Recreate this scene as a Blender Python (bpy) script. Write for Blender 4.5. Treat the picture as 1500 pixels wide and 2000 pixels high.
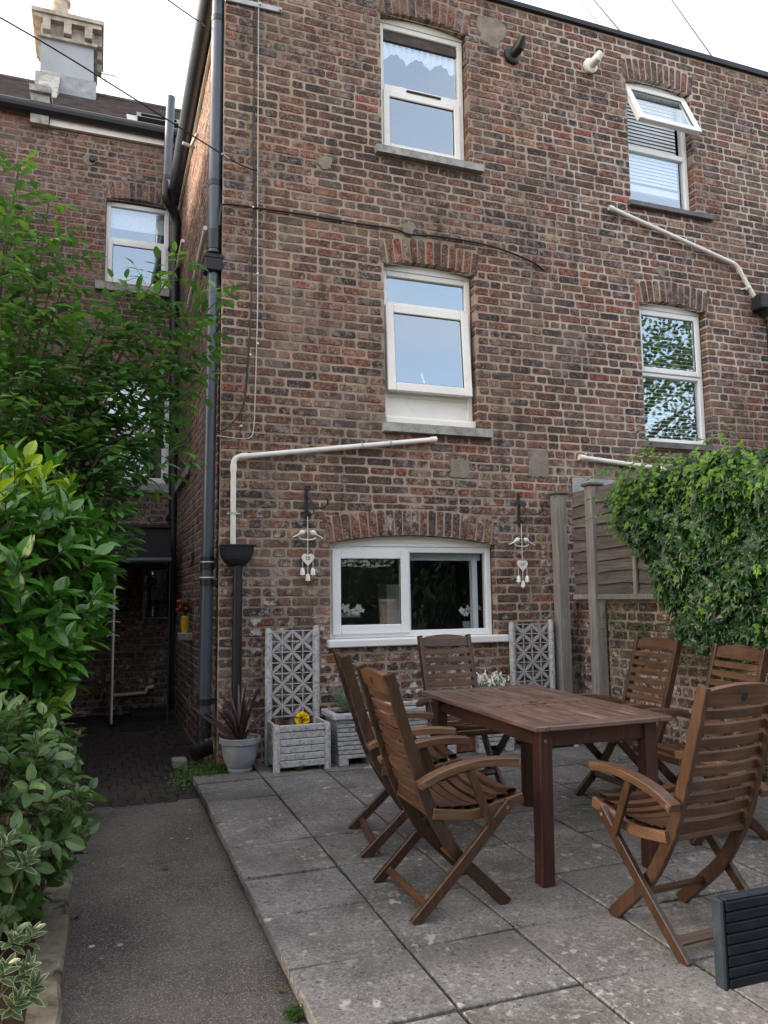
import bpy, math, random
import numpy as np
from mathutils import Vector, Matrix

for _o in list(bpy.data.objects):
    bpy.data.objects.remove(_o)
scene = bpy.context.scene
COL = scene.collection
R = random.Random(7)

# ------------------------------------------------------------------ camera
F_PX, YAW, PITCH, ROLL, CAM_H = 1519.82, 0.3532, 0.1079, 0.0126, 1.2386
WALL = 5.9835            # distance of the brick facade
SLOPE = 0.022            # the patio falls away from the house
_f = np.array([math.sin(YAW) * math.cos(PITCH), math.cos(YAW) * math.cos(PITCH), math.sin(PITCH)])
_r = np.array([math.cos(YAW), -math.sin(YAW), 0.0])
_d = -np.cross(_r, _f)
RIGHT = math.cos(ROLL) * _r + math.sin(ROLL) * _d
DOWN = -math.sin(ROLL) * _r + math.cos(ROLL) * _d
FWD = _f
CAMP = np.array([0.0, 0.0, CAM_H])


def ray(x, y):
    return RIGHT * (x - 750) + DOWN * (y - 1000) + FWD * F_PX


def on_y(x, y, Y):
    r = ray(x, y)
    return Vector(CAMP + r * (Y / r[1]))


def on_x(x, y, X):
    r = ray(x, y)
    return Vector(CAMP + r * (X / r[0]))


def W(x, y, off=0.0):
    """a photo pixel on the facade plane (off = metres in front of it)"""
    return on_y(x, y, WALL - off)


def gz(Y):
    return SLOPE * (Y - 5.5)


def ground(x, y, dz=0.0):
    r = ray(x, y)
    k = (dz - 5.5 * SLOPE - CAM_H) / (r[2] - SLOPE * r[1])
    return Vector(CAMP + r * k)


def project(P):
    d = np.array(P) - CAMP
    z = d @ FWD
    if z < 0.05:
        return None
    return (750 + F_PX * (d @ RIGHT) / z, 1000 + F_PX * (d @ DOWN) / z, z)


cam_data = bpy.data.cameras.new('camera')
cam = bpy.data.objects.new('camera', cam_data)
COL.objects.link(cam)
cam.matrix_world = Matrix([[RIGHT[0], -DOWN[0], -FWD[0], 0], [RIGHT[1], -DOWN[1], -FWD[1], 0],
                           [RIGHT[2], -DOWN[2], -FWD[2], CAM_H], [0, 0, 0, 1]])
cam_data.sensor_fit = 'HORIZONTAL'
cam_data.sensor_width = 36.0
cam_data.lens = F_PX / 1500 * 36.0
cam_data.clip_start = 0.05
cam_data.clip_end = 2000
scene.camera = cam

# ------------------------------------------------------------------ sky, sun, exposure
SUN_EL, SUN_AZ = math.radians(18), math.radians(285)     # azimuth measured from +Y towards +X
world = bpy.data.worlds.new('World')
scene.world = world
world.use_nodes = True
wn = world.node_tree
sky = wn.nodes.new('ShaderNodeTexSky')
sky.sky_type = 'NISHITA'
sky.sun_disc = False
sky.sun_elevation = SUN_EL
sky.sun_rotation = SUN_AZ
sky.air_density = 1.0
sky.dust_density = 4.0
sky.ozone_density = 1.0
wn.nodes['Background'].inputs['Strength'].default_value = 0.15
# thin broken cloud veil over the whole sky
_tc = wn.nodes.new('ShaderNodeTexCoord')
_mp = wn.nodes.new('ShaderNodeMapping')
_mp.inputs['Scale'].default_value = (1.0, 1.0, 2.6)
wn.links.new(_tc.outputs['Generated'], _mp.inputs[0])
_nz = wn.nodes.new('ShaderNodeTexNoise')
_nz.inputs['Scale'].default_value = 2.2
_nz.inputs['Detail'].default_value = 5
wn.links.new(_mp.outputs[0], _nz.inputs['Vector'])
_mr = wn.nodes.new('ShaderNodeMapRange')
_mr.inputs[1].default_value, _mr.inputs[2].default_value = .35, .70
_mr.inputs[3].default_value, _mr.inputs[4].default_value = .34, .74
wn.links.new(_nz.outputs['Fac'], _mr.inputs[0])
_mx = wn.nodes.new('ShaderNodeMix')
_mx.data_type = 'RGBA'
_mx.inputs[7].default_value = (2.75, 2.42, 2.15, 1)
wn.links.new(_mr.outputs[0], _mx.inputs[0])
wn.links.new(sky.outputs[0], _mx.inputs[6])
wn.links.new(_mx.outputs[2], wn.nodes['Background'].inputs['Color'])
sun_d = bpy.data.lights.new('sun', 'SUN')
sun_d.energy = 2.0
sun_d.angle = math.radians(6)
sun_d.color = (1.0, 0.88, 0.72)
sun = bpy.data.objects.new('sun', sun_d)
COL.objects.link(sun)
_sd = Vector((math.sin(SUN_AZ) * math.cos(SUN_EL), math.cos(SUN_AZ) * math.cos(SUN_EL), math.sin(SUN_EL)))
sun.rotation_euler = _sd.to_track_quat('Z', 'Y').to_euler()
sun.location = (0, 0, 20)
scene.view_settings.view_transform = 'Standard'
scene.view_settings.look = 'None'
scene.view_settings.gamma = 1.0
scene.view_settings.use_curve_mapping = False
scene.view_settings.exposure = 2.65

# ------------------------------------------------------------------ materials
def nd(nt, t, **kw):
    n = nt.nodes.new(t)
    for k, v in kw.items():
        setattr(n, k, v)
    return n


def mixc(nt, fac, a, b, mode='MIX'):
    m = nt.nodes.new('ShaderNodeMix')
    m.data_type = 'RGBA'
    m.blend_type = mode
    for sock, v in ((m.inputs[0], fac), (m.inputs[6], a), (m.inputs[7], b)):
        if isinstance(v, (int, float)):
            sock.default_value = v
        elif isinstance(v, tuple):
            sock.default_value = (v[0], v[1], v[2], 1)
        else:
            nt.links.new(v, sock)
    return m.outputs[2]


def ramp(nt, src, a, b):
    m = nt.nodes.new('ShaderNodeMapRange')
    m.inputs[1].default_value = a
    m.inputs[2].default_value = b
    m.clamp = True
    nt.links.new(src, m.inputs[0])
    return m.outputs[0]


def math_(nt, op, a, b=None):
    m = nt.nodes.new('ShaderNodeMath')
    m.operation = op
    for i, v in enumerate((a, b)):
        if v is None:
            continue
        if isinstance(v, (int, float)):
            m.inputs[i].default_value = v
        else:
            nt.links.new(v, m.inputs[i])
    return m.outputs[0]


def base(name, rough=.7, spec=.4):
    m = bpy.data.materials.new(name)
    m.use_nodes = True
    nt = m.node_tree
    b = nt.nodes['Principled BSDF']
    b.inputs['Roughness'].default_value = rough
    b.inputs['Specular IOR Level'].default_value = spec
    return m, nt, b


def coords(nt, world_space=False, rnd=False, scale=(1, 1, 1)):
    if world_space:
        g = nt.nodes.new('ShaderNodeNewGeometry')
        src = g.outputs['Position']
    else:
        t = nt.nodes.new('ShaderNodeTexCoord')
        src = t.outputs['Object']
    if rnd:
        oi = nt.nodes.new('ShaderNodeObjectInfo')
        v = nt.nodes.new('ShaderNodeVectorMath')
        v.operation = 'ADD'
        s = nt.nodes.new('ShaderNodeMath')
        s.operation = 'MULTIPLY'
        s.inputs[1].default_value = 37.0
        nt.links.new(oi.outputs['Random'], s.inputs[0])
        nt.links.new(src, v.inputs[0])
        nt.links.new(s.outputs[0], v.inputs[1])
        src = v.outputs[0]
    mp = nt.nodes.new('ShaderNodeMapping')
    mp.inputs['Scale'].default_value = scale
    nt.links.new(src, mp.inputs[0])
    return mp.outputs[0]


def noise(nt, co, scale, detail=4, rough=.6):
    n = nt.nodes.new('ShaderNodeTexNoise')
    n.inputs['Scale'].default_value = scale
    n.inputs['Detail'].default_value = detail
    n.inputs['Roughness'].default_value = rough
    nt.links.new(co, n.inputs['Vector'])
    return n.outputs['Fac']


def bump(nt, bsdf, h, strength=.4, dist=.004):
    b = nt.nodes.new('ShaderNodeBump')
    b.inputs['Strength'].default_value = strength
    b.inputs['Distance'].default_value = dist
    nt.links.new(h, b.inputs['Height'])
    nt.links.new(b.outputs[0], bsdf.inputs['Normal'])


def plain(name, c, rough=.5, spec=.5, var=.12, vscale=9, bmp=.1, bscale=120, rnd=False, dirt=None, dscale=4, dlo=.5, dhi=.75):
    m, nt, b = base(name, rough, spec)
    co = coords(nt, rnd=rnd)
    n1 = noise(nt, co, vscale)
    dark = tuple(x * (1 - var * 2) for x in c)
    lite = tuple(min(1, x * (1 + var)) for x in c)
    col = mixc(nt, ramp(nt, n1, .3, .7), dark, lite)
    if dirt:
        n3 = noise(nt, co, dscale, 6, .7)
        col = mixc(nt, ramp(nt, n3, dlo, dhi), col, dirt)
    nt.links.new(col, b.inputs['Base Color'])
    if bmp:
        bump(nt, b, noise(nt, co, bscale, 3), bmp, .003)
    return m


def brick_mat(name, white=.0, dark=1.0):
    m, nt, b = base(name, .88, .25)
    co = coords(nt, world_space=True)
    a = nd(nt, 'ShaderNodeAttribute', attribute_name='pc')
    n1 = noise(nt, co, 22, 6, .8)
    n2 = noise(nt, co, 95, 4, .75)
    n3 = noise(nt, co, 2.6, 6, .7)
    n5 = noise(nt, co, .9, 5, .65)
    n6 = noise(nt, co, 48, 4, .75)
    col = mixc(nt, ramp(nt, n1, .40, .58), mixc(nt, .75, a.outputs['Color'], (.030, .023, .025)), a.outputs['Color'])
    col = mixc(nt, math_(nt, 'MULTIPLY', ramp(nt, n6, .54, .62), .8), col, (.020, .016, .018))
    col = mixc(nt, math_(nt, 'MULTIPLY', ramp(nt, n2, .57, .66), .8), col, (.022, .018, .019))
    col = mixc(nt, math_(nt, 'MULTIPLY', ramp(nt, n6, .46, .36), .6), col, (.42, .275, .21))
    col = mixc(nt, math_(nt, 'MULTIPLY', ramp(nt, n5, .48, .64), .55), col, (.040, .032, .032))
    cs = coords(nt, world_space=True, scale=(5.5, 5.5, .55))
    st_ = noise(nt, cs, 1.0, 5, .65)
    col = mixc(nt, math_(nt, 'MULTIPLY', ramp(nt, st_, .54, .70), .6), col, (.035, .028, .027))
    # mortar washed over the faces in broad worn patches
    n8 = noise(nt, co, 1.7, 6, .7)
    wash = math_(nt, 'MULTIPLY', ramp(nt, n8, .50, .66), ramp(nt, n6, .40, .62))
    col = mixc(nt, math_(nt, 'MULTIPLY', wash, .55), col, (.34, .27, .215))
    # lime bloom: scuffed pale patches
    n4 = noise(nt, co, 17, 6, .72)
    bl = math_(nt, 'MULTIPLY', ramp(nt, n4, .50, .62), ramp(nt, n3, .42, .56))
    sep = nt.nodes.new('ShaderNodeSeparateXYZ')
    g = nt.nodes.new('ShaderNodeNewGeometry')
    nt.links.new(g.outputs['Position'], sep.inputs[0])
    low = math_(nt, 'ADD', math_(nt, 'MULTIPLY', ramp(nt, sep.outputs[2], 2.6, .6), .80), .28)
    col = mixc(nt, math_(nt, 'MULTIPLY', bl, low), col, (.56, .51, .49))
    nt.links.new(col, b.inputs['Base Color'])
    h = math_(nt, 'ADD', math_(nt, 'MULTIPLY', n1, .7), math_(nt, 'MULTIPLY', n2, .5))
    bump(nt, b, h, 1.0, .010)
    return m


def mortar_mat(name, c, c2, blend=None):
    m, nt, b = base(name, .95, .15)
    co = coords(nt, world_space=True)
    n1 = noise(nt, co, 6, 6, .7)
    n2 = noise(nt, co, 160, 4, .7)
    n3 = noise(nt, co, 1.3, 5, .6)
    col = mixc(nt, ramp(nt, n1, .3, .7), c, c2)
    if blend:
        g = nt.nodes.new('ShaderNodeNewGeometry')
        sp = nt.nodes.new('ShaderNodeSeparateXYZ')
        nt.links.new(g.outputs['Position'], sp.inputs[0])
        wob = math_(nt, 'ADD', sp.outputs[0], math_(nt, 'MULTIPLY', n3, 3.2))
        col = mixc(nt, ramp(nt, wob, 4.6, 6.2), col, mixc(nt, ramp(nt, n1, .3, .7), *blend))
    cs = coords(nt, world_space=True, scale=(5.5, 5.5, .55))
    col = mixc(nt, math_(nt, 'MULTIPLY', ramp(nt, noise(nt, cs, 1.0, 5, .65), .54, .70), .65), col, tuple(x * .35 for x in c))
    col = mixc(nt, ramp(nt, n2, .55, .8), col, tuple(x * .45 for x in c))
    col = mixc(nt, math_(nt, 'MULTIPLY', ramp(nt, n3, .48, .66), .6), col, tuple(x * .42 for x in c))
    nt.links.new(col, b.inputs['Base Color'])
    bump(nt, b, n2, .7, .005)
    return m


def wood(name, c1, c2, axis=0, grey=None, rough=.6, spec=.35):
    m, nt, b = base(name, rough, spec)
    sc = [55, 55, 55]
    sc[axis] = 3.0
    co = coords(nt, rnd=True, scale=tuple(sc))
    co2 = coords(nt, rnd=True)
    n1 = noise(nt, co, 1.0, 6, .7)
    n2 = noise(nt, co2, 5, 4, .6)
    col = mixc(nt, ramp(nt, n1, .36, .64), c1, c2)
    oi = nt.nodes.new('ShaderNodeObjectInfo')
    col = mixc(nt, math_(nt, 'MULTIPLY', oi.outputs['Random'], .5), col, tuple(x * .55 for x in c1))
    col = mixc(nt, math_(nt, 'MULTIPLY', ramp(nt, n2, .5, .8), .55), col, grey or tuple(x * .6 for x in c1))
    nt.links.new(col, b.inputs['Base Color'])
    bump(nt, b, n1, .35, .002)
    return m


def leaf_mat(name, c1, c2, rough=.4, spec=.5, trans=.25, young=None):
    m, nt, b = base(name, rough, spec)
    a = nd(nt, 'ShaderNodeAttribute', attribute_name='pc')
    oi = nt.nodes.new('ShaderNodeObjectInfo')
    r_ = math_(nt, 'FRACT', math_(nt, 'ADD', a.outputs['Fac'], oi.outputs['Random']))
    col = mixc(nt, r_, c1, c2)
    co = coords(nt, world_space=True)
    n = noise(nt, co, 7, 3)
    col = mixc(nt, math_(nt, 'MULTIPLY', ramp(nt, n, .4, .75), .5), col, young or c2)
    nt.links.new(col, b.inputs['Base Color'])
    t = nt.nodes.new('ShaderNodeBsdfTranslucent')
    nt.links.new(mixc(nt, .5, col, (c2[0] * 1.3, c2[1] * 1.3, c2[2] * .6)), t.inputs['Color'])
    ms = nt.nodes.new('ShaderNodeMixShader')
    ms.inputs[0].default_value = trans
    nt.links.new(b.outputs[0], ms.inputs[1])
    nt.links.new(t.outputs[0], ms.inputs[2])
    nt.links.new(ms.outputs[0], nt.nodes['Material Output'].inputs['Surface'])
    return m


def glass_mat(name, f0=.2, tint=(.62, .68, .72)):
    m = bpy.data.materials.new(name)
    m.use_nodes = True
    nt = m.node_tree
    nt.nodes.remove(nt.nodes['Principled BSDF'])
    lw_ = nt.nodes.new('ShaderNodeLayerWeight')
    lw_.inputs['Blend'].default_value = .5
    p5 = math_(nt, 'POWER', lw_.outputs['Facing'], 4.0)
    refl = math_(nt, 'ADD', math_(nt, 'MULTIPLY', p5, 1 - f0), f0)
    gl = nt.nodes.new('ShaderNodeBsdfGlossy')
    gl.inputs['Roughness'].default_value = .015
    gl.inputs['Color'].default_value = (.76, .90, 1, 1)
    tr = nt.nodes.new('ShaderNodeBsdfTransparent')
    tr.inputs['Color'].default_value = (*tint, 1)
    co = coords(nt, world_space=True)
    bp = nt.nodes.new('ShaderNodeBump')
    bp.inputs['Strength'].default_value = .05
    bp.inputs['Distance'].default_value = .02
    nt.links.new(noise(nt, co, 2.2, 1), bp.inputs['Height'])
    nt.links.new(bp.outputs[0], gl.inputs['Normal'])
    ms = nt.nodes.new('ShaderNodeMixShader')
    nt.links.new(refl, ms.inputs[0])
    nt.links.new(tr.outputs[0], ms.inputs[1])
    nt.links.new(gl.outputs[0], ms.inputs[2])
    nt.links.new(ms.outputs[0], nt.nodes['Material Output'].inputs['Surface'])
    return m


def slab_mat():
    m, nt, b = base('slab_concrete', .85, .3)
    co = coords(nt, world_space=True)
    oi = nt.nodes.new('ShaderNodeObjectInfo')
    n1 = noise(nt, co, 3.0, 6, .65)
    n2 = noise(nt, co, 170, 3, .7)
    col = mixc(nt, ramp(nt, n1, .3, .7), (.105, .100, .097), (.31, .30, .29))
    col = mixc(nt, math_(nt, 'MULTIPLY', oi.outputs['Random'], .62), col, (.100, .097, .096))
    n10 = noise(nt, co, 75, 4, .75)
    col = mixc(nt, math_(nt, 'MULTIPLY', ramp(nt, n10, .50, .62), .55), col, (.055, .052, .052))
    col = mixc(nt, math_(nt, 'MULTIPLY', ramp(nt, n10, .46, .36), .4), col, (.38, .37, .355))
    col = mixc(nt, math_(nt, 'MULTIPLY', ramp(nt, n2, .5, .75), .65), col, (.05, .048, .047))
    # lichen discs, pale and black
    n6 = noise(nt, co, 1.1, 6, .7)
    col = mixc(nt, math_(nt, 'MULTIPLY', ramp(nt, n6, .47, .62), .65), col, (.070, .064, .060))
    n7 = noise(nt, co, 34, 5, .75)
    pale = math_(nt, 'MULTIPLY', ramp(nt, n7, .53, .68), ramp(nt, noise(nt, co, 2.1, 5, .65), .46, .58))
    col = mixc(nt, math_(nt, 'MULTIPLY', pale, .6), col, (.42, .405, .38))
    for sc, lo, hi, c, gate, glo, ghi in ((9, .28, .14, (.46, .45, .42), 1.3, .46, .56), (27, .38, .22, (.42, .41, .385), 1.9, .48, .60),
                                 (17, .20, .13, (.018, .018, .020), 1.7, .40, .52), (42, .30, .20, (.020, .020, .021), 1.2, .36, .52)):
        v = nt.nodes.new('ShaderNodeTexVoronoi')
        v.inputs['Scale'].default_value = sc
        v.inputs['Randomness'].default_value = 1
        wob = nt.nodes.new('ShaderNodeVectorMath')
        wob.operation = 'ADD'
        nz = nt.nodes.new('ShaderNodeTexNoise')
        nz.inputs['Scale'].default_value = sc * 1.7
        nz.inputs['Detail'].default_value = 3
        nt.links.new(co, nz.inputs['Vector'])
        sc_ = nt.nodes.new('ShaderNodeVectorMath')
        sc_.operation = 'SCALE'
        sc_.inputs['Scale'].default_value = 1.5 / sc
        nt.links.new(nz.outputs['Color'], sc_.inputs[0])
        nt.links.new(co, wob.inputs[0])
        nt.links.new(sc_.outputs[0], wob.inputs[1])
        nt.links.new(wob.outputs[0], v.inputs['Vector'])
        gsep = nt.nodes.new('ShaderNodeSeparateColor')
        nt.links.new(v.outputs['Color'], gsep.inputs[0])
        k = math_(nt, 'MULTIPLY', ramp(nt, v.outputs['Distance'], lo, hi), ramp(nt, noise(nt, co, gate, 4), glo, ghi))
        k = math_(nt, 'MULTIPLY', k, ramp(nt, gsep.outputs[0], .45, .55))
        col = mixc(nt, math_(nt, 'MULTIPLY', k, .68), col, c)
    nt.links.new(col, b.inputs['Base Color'])
    bump(nt, b, math_(nt, 'ADD', n2, math_(nt, 'MULTIPLY', n1, 2.0)), .5, .004)
    return m


def path_mat():
    m, nt, b = base('path_concrete', .9, .25)
    co = coords(nt, world_space=True)
    n1 = noise(nt, co, 1.6, 6, .65)
    n2 = noise(nt, co, 240, 3, .75)
    n3 = noise(nt, co, 38, 4, .7)
    n9 = noise(nt, co, 105, 3, .7)
    col = mixc(nt, ramp(nt, n1, .36, .62), (.036, .031, .029), (.105, .093, .086))
    col = mixc(nt, math_(nt, 'MULTIPLY', ramp(nt, n9, .56, .64), .75), col, (.27, .25, .23))
    col = mixc(nt, ramp(nt, n2, .52, .68), col, (.27, .25, .23))
    col = mixc(nt, math_(nt, 'MULTIPLY', ramp(nt, n3, .5, .75), .6), col, (.03, .027, .025))
    v = nt.nodes.new('ShaderNodeTexVoronoi')
    v.inputs['Scale'].default_value = 11
    nt.links.new(co, v.inputs['Vector'])
    k = math_(nt, 'MULTIPLY', ramp(nt, v.outputs['Distance'], .16, .11), ramp(nt, noise(nt, co, 1.1, 2), .55, .62))
    col = mixc(nt, k, col, (.42, .41, .40))
    nt.links.new(col, b.inputs['Base Color'])
    bump(nt, b, n2, .8, .004)
    return m


M = {}
M['brick'] = brick_mat('old_brick')
M['mortar_tan'] = mortar_mat('tan_mortar', (.27, .215, .16), (.45, .37, .285), ((.34, .29, .25), (.60, .545, .49)))
M['mortar_white'] = mortar_mat('pale_mortar', (.27, .215, .17), (.48, .42, .365))
M['mortar_dark'] = mortar_mat('old_mortar', (.20, .165, .135), (.34, .29, .24))
M['upvc'] = plain('white_upvc', (.78, .79, .79), .32, .5, .02, 3, .0, dirt=(.55, .54, .50), dscale=7, dlo=.62, dhi=.95)
M['upvc_old'] = plain('aged_white_upvc', (.76, .74, .70), .4, .5, .03, 4, .05, dirt=(.50, .47, .42), dscale=6, dlo=.58, dhi=.9)
M['glass'] = glass_mat('window_glass', .30, (.86, .90, .92))
M['glass_low'] = glass_mat('kitchen_glass', .085, (.78, .82, .84))
M['stone'] = plain('stone_sill', (.34, .34, .32), .85, .3, .2, 12, .5, 90, dirt=(.10, .10, .095), dscale=9, dlo=.52, dhi=.7)
M['slate_sill'] = plain('dark_sill', (.13, .13, .135), .7, .4, .2, 12, .4, 90, dirt=(.40, .40, .40), dscale=14, dlo=.62, dhi=.75)
M['cement'] = plain('cement_render', (.24, .21, .175), .92, .2, .2, 7, .5, 70, dirt=(.17, .155, .13), dscale=11, dlo=.5, dhi=.72)
M['black'] = plain('black_plastic', (.010, .011, .014), .45, .5, .1, 6, .05)
M['black_matte'] = plain('black_cast', (.013, .015, .02), .6, .4, .15, 9, .25)
M['grey_pipe'] = plain('grey_plastic', (.055, .070, .095), .36, .5, .08, 5, .03, dirt=(.035, .043, .056), dscale=3)
M['white_pipe'] = plain('white_plastic_pipe', (.72, .71, .68), .35, .5, .05, 6, .03, dirt=(.45, .43, .38), dscale=9, dlo=.6, dhi=.85)
M['metal'] = plain('galvanised', (.42, .43, .44), .4, .5, .1, 20, .1)
M['cable'] = plain('black_cable', (.012, .012, .013), .5, .4, .1, 30, 0)
M['cable_grey'] = plain('grey_cable', (.45, .44, .41), .5, .4, .1, 30, 0)
M['bolt'] = plain('dull_bolt', (.16, .12, .09), .5, .5, .1, 30, 0)
M['dark_gutter'] = plain('dark_gutter_plastic', (.026, .033, .045), .4, .5, .1, 5, .03)
M['iron'] = plain('wrought_iron', (.012, .012, .013), .5, .5, .1, 40, .2)
M['white_paint'] = plain('white_painted_metal', (.74, .73, .70), .5, .4, .06, 40, .1)
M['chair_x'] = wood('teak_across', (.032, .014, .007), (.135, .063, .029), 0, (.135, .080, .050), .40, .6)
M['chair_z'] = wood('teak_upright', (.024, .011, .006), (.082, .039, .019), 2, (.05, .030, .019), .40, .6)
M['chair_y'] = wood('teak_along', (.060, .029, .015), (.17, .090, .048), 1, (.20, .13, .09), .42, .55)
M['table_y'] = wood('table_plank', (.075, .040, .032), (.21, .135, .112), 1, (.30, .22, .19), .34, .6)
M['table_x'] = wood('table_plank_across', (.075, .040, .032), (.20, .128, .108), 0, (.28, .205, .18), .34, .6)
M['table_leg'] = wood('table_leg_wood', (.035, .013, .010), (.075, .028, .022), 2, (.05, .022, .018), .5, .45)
M['fence'] = wood('weathered_board', (.090, .078, .070), (.200, .180, .165), 1, (.10, .092, .085), .85, .2)
M['fence_post'] = wood('weathered_post', (.20, .185, .17), (.37, .35, .33), 2, (.17, .155, .14), .85, .2)
M['planter'] = plain('grey_plastic_stone', (.46, .475, .485), .7, .35, .16, 30, .5, 150, rnd=True, dirt=(.17, .18, .19), dscale=45, dlo=.5, dhi=.66)
M['pot'] = plain('grey_pot_plastic', (.24, .265, .30), .5, .45, .1, 10, .1, dirt=(.15, .16, .18), dscale=7)
M['soil'] = plain('soil', (.035, .026, .02), .95, .1, .3, 30, .9, 60)
M['slab'] = slab_mat()
M['path'] = path_mat()
M['joint'] = plain('slab_joint', (.075, .062, .042), .95, .1, .3, 20, .8, 90, dirt=(.045, .065, .02), dscale=4, dlo=.45, dhi=.6)
M['kerb'] = plain('kerb_concrete', (.165, .15, .115), .92, .2, .25, 9, .8, 80, dirt=(.035, .034, .026), dscale=8, dlo=.50, dhi=.64)
M['paver'] = plain('dark_paver', (.034, .029, .027), .88, .25, .3, 15, .6, 90, rnd=True)
M['slate'] = plain('roof_tile', (.075, .060, .056), .8, .3, .25, 6, .6, 30)
M['lead'] = plain('lead_flashing', (.30, .32, .34), .6, .4, .15, 9, .2)
M['chimney_grey'] = plain('chimney_render', (.34, .37, .40), .9, .2, .06, 3, .3, 60)
M['chimney_stone'] = plain('chimney_stone', (.42, .385, .33), .9, .2, .2, 8, .4, 60, dirt=(.15, .13, .11), dscale=6)
M['terracotta'] = plain('terracotta', (.28, .085, .06), .8, .3, .15, 10, .2)
M['cream_pot'] = plain('cream_clay', (.52, .44, .34), .8, .3, .15, 14, .2, dirt=(.2, .16, .12), dscale=8)
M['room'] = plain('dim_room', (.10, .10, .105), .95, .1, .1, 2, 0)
M['net'] = plain('net_curtain', (.86, .88, .90), .9, .1, .08, 60, 0)
M['blind'] = plain('blind_slat', (.80, .82, .84), .5, .3, .05, 10, 0)
M['yellow'] = plain('yellow_glaze', (.72, .46, .015), .4, .5, .08, 10, 0)
M['yellow_petal'] = plain('yellow_petal', (.86, .62, .01), .6, .3, .12, 60, 0)
M['red_petal'] = plain('pink_petal', (.42, .06, .07), .6, .3, .2, 60, 0)
M['white_petal'] = plain('white_petal', (.80, .80, .76), .6, .3, .05, 60, 0)
M['navy'] = wood('dark_painted_slat', (.006, .010, .017), (.014, .022, .034), 0, (.035, .045, .058), .6, .18)
M['bark'] = plain('green_bark', (.10, .085, .05), .9, .2, .3, 30, .4)
M['terra_brick'] = plain('red_brick_block', (.20, .075, .05), .9, .2, .2, 20, .5)
M['laurel'] = leaf_mat('laurel_leaf', (.024, .092, .014), (.070, .215, .022), .24, .6, .25, (.11, .27, .03))
M['laurel_young'] = leaf_mat('laurel_new_leaf', (.14, .30, .02), (.32, .44, .03), .35, .5, .35)
M['elder'] = leaf_mat('elder_leaf', (.030, .092, .026), (.095, .215, .060), .5, .4, .38, (.13, .27, .075))
M['elder_tip'] = leaf_mat('elder_new_leaf', (.09, .21, .035), (.16, .31, .06), .5, .4, .4)
M['shrub'] = leaf_mat('shrub_leaf', (.022, .072, .018), (.090, .185, .048), .36, .5, .25, (.16, .24, .085))
M['shrub_red'] = leaf_mat('shrub_bud', (.10, .055, .05), (.17, .08, .075), .5, .4, .2)
M['ivy'] = leaf_mat('ivy_leaf', (.004, .019, .006), (.019, .070, .012), .34, .45, .10, (.034, .105, .015))
M['ivy_young'] = leaf_mat('ivy_new_leaf', (.06, .16, .02), (.12, .25, .035), .45, .4, .25)
M['creeper'] = leaf_mat('creeper_leaf', (.05, .085, .03), (.10, .15, .055), .5, .4, .2)
M['varieg'] = leaf_mat('variegated_leaf', (.045, .095, .05), (.08, .14, .07), .35, .5, .2)
M['varieg_edge'] = plain('variegated_margin', (.50, .52, .26), .4, .5, .1, 30, 0)
M['lavender'] = leaf_mat('silver_leaf', (.12, .18, .12), (.24, .31, .23), .7, .2, .2)
M['cordyline'] = leaf_mat('purple_leaf', (.028, .012, .016), (.075, .032, .036), .4, .5, .1)
M['moss'] = leaf_mat('ground_cover', (.03, .075, .015), (.07, .14, .03), .6, .3, .2)
M['bg_leaf'] = leaf_mat('tree_leaf', (.020, .050, .012), (.06, .11, .03), .6, .3, .25)

# ------------------------------------------------------------------ mesh helpers
ORG = {}


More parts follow.
